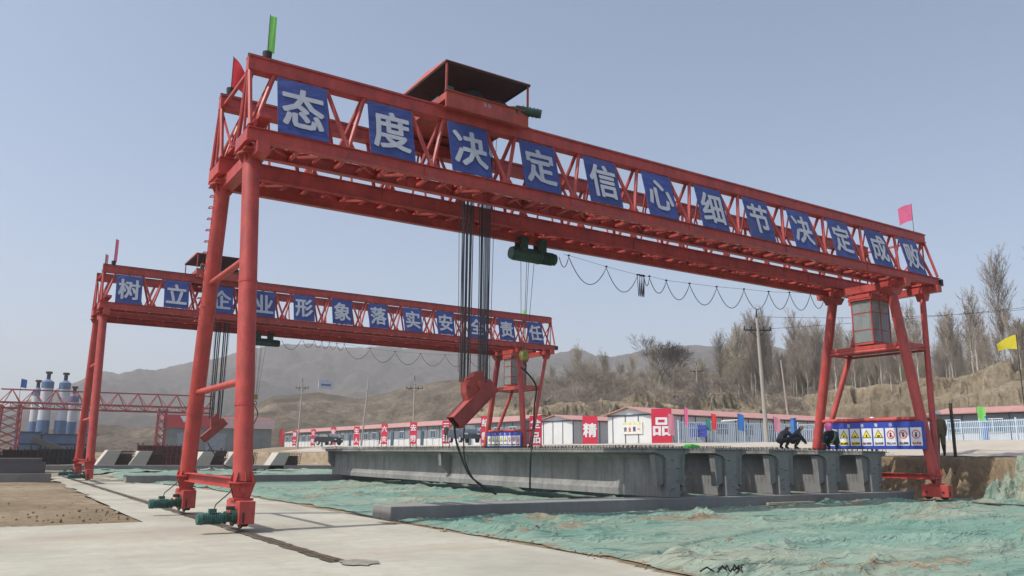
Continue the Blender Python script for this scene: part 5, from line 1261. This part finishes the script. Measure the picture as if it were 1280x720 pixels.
# crouching figures on the beam tops
crouch = [(0,0,.30),(0,-.12,.48),(0,-.26,.66),(0,-.32,.74),(0,-.42,.80),(0,-.47,.88),
          (.19,-.26,.62),(.25,-.40,.42),(.16,-.52,.26),(.14,-.56,.18),(-.19,-.26,.62),(-.25,-.40,.42),(-.16,-.52,.26),(-.14,-.56,.18),
          (.12,-.02,.28),(.19,-.36,.44),(.15,-.12,.07),(.15,-.26,.03),(-.12,-.02,.28),(-.19,-.36,.44),(-.15,-.12,.07),(-.15,-.26,.03)]
zb_ = .33+1.52
crad = [tuple(q*1.3 for q in a) if isinstance(a, tuple) else a*(1.25 if i > 5 else 1.0) for i, a in enumerate(srad)]
def scarf(R_):
    m = MB(); n = 12; rings = [(.02,.17),(.08,.155),(.12,.10),(.135,.02),(.12,-.06),(.11,-.12),(.10,-.14)]
    vs = [(r*math.cos(2*math.pi*k/n), -.44+r*math.sin(2*math.pi*k/n), .84+h) for r, h in rings for k in range(n)]
    m.add(vs, [(i*n+k, i*n+(k+1)%n, (i+1)*n+(k+1)%n, (i+1)*n+k) for i in range(len(rings)-1) for k in range(n)]); m.build('head_scarf', PINK, R_, smooth=True)
ccol = lambda top, leg: ([SKIN, top, leg], lambda c: 0 if (c.z > .74 and c.y < -.36) or (c.y < -.5 and c.z < .24) else (1 if c.z > .36 and c.y > -.36 or abs(c.x) > .2 and c.y < -.3 else 2))
person((28.7, 20.55, zb_+.04), -1.4, crouch, crad, sedge, ccol(JKG, JKG), 'crouching person in dark green with a bright pink head scarf', scarf, 1.05)
person((26.75, 21.1, zb_+.06), .7, crouch, crad, sedge, ccol(JK, TR), 'crouching person in black, right one of the pair left of the pink scarf')
person((26.35, 21.3, zb_+.06), 1.4, crouch, crad, sedge, ccol(JK, TR), 'crouching person in black, left one of the pair left of the pink scarf')
person((38.3, 70.8, 2.65), 2.2, stand, srad, sedge, cs(JK, TR), 'person in black standing before the long site house')
person((42.2, 95.5, 2.7), 1.2, stand, srad, sedge, cs(JK, TR), 'distant person in dark clothes between two red banners')
# green bag on the beam end
o = MB().prism([(19.4,19.35,zb_+.0),(20.0,19.35,zb_+.0),(19.9,19.35,zb_+.1),(19.55,19.35,zb_+.14)], (0,0,0), (0,.3,0)).build('green_sack', simple('sack_green', (.10, .5, .10), .7), bevel=.02); tag(o, 'bright green sack lying on a beam end', 'sack')

# ------------------------------------------------------------------ cars
def car(x, y, z, rz, mat, label):
    R_ = empty('parked_car', (x, y, z), rz, label, 'car'); m = MB(); 
    prof = [(-2.2,.35),(-2.25,.8),(-2.0,1.05),(-1.2,1.15),(-.75,1.62),(.9,1.66),(1.7,1.2),(2.2,1.05),(2.25,.4)]
    m.prism([(a, 0, b) for a, b in prof], (0,-.88,0), (0,.88,0)); bd = m.build('car_body', mat, R_, bevel=.08)
    for s in (-1, 1):
        MB().prism([(-1.0,0,1.17),(-.68,0,1.54),(.82,0,1.57),(1.35,0,1.2)], (0,s*.885,0), (0,s*.895,0)).build('side_window', GLASS, R_)
        for xx in (-1.4, 1.35):
            w = MB().tube((xx, s*.70, .34), (xx, s*.91, .34), .34, .34, 18).build('wheel', BLACK, R_, smooth=True); MB().tube((xx, s*.905, .34), (xx, s*.92, .34), .2, .2, 12).build('rim', SILVER, w)
        MB().box(-2.27, -2.2, s*.6-.16, s*.6+.16, .72, .86).build('headlight', WHITEP, R_)
    MB().prism([(-1.19,0,1.19),(-.80,0,1.58),(-.83,0,1.60),(-1.23,0,1.19)], (0,-.75,0), (0,.75,0)).build('windscreen', GLASS, R_)
    return R_
CARB = simple('black_car_paint', (.012, .014, .018), .25); CARG = simple('grey_car_paint', (.06, .075, .10), .3)
car(42.6, 114.5, 2.68, 1.9, CARB, 'dark car parked at the far end of the long site house')
car(38.0, 66.8, 2.62, 1.4, CARG, 'dark grey car parked behind the spreader beam, near the far crane')

# ------------------------------------------------------------------ power box, stub things on yard
R_ = empty('marker_post', (9.5, 44.6, 0), 0, 'small white marker post beside the far bench end', 'post'); MB().box(-.1, .1, -.1, .1, 0, .42).build('post_shaft', WHITEP, R_); MB().box(-.12, .12, -.12, .12, .42, .47).build('post_cap', WHITEP, R_)
# plank lying on the bench edge
o = MB().box(22.3, 24.6, 18.55, 18.75, .02, .10).build('timber_plank', simple('pale_timber', (.5, .4, .27), .8, var=.25, scale=5), bevel=.005); tag(o, 'pale timber plank lying at the foot of the near bench', 'plank')

# ------------------------------------------------------------------ haze
hz = MB().box(-1200, 2400, -200, 2400, -4, 290).build('haze', None)
hm = bpy.data.materials.new('haze_air'); hm.use_nodes = True; t = hm.node_tree; t.nodes.clear()
pv = t.nodes.new('ShaderNodeVolumePrincipled'); pv.inputs['Color'].default_value = (.93, .92, .93, 1); pv.inputs['Density'].default_value = .00048; pv.inputs['Anisotropy'].default_value = .1
mo_ = t.nodes.new('ShaderNodeOutputMaterial'); t.links.new(pv.outputs[0], mo_.inputs['Volume'])
hz.data.materials.clear(); hz.data.materials.append(hm); tag(hz, kind='stuff')
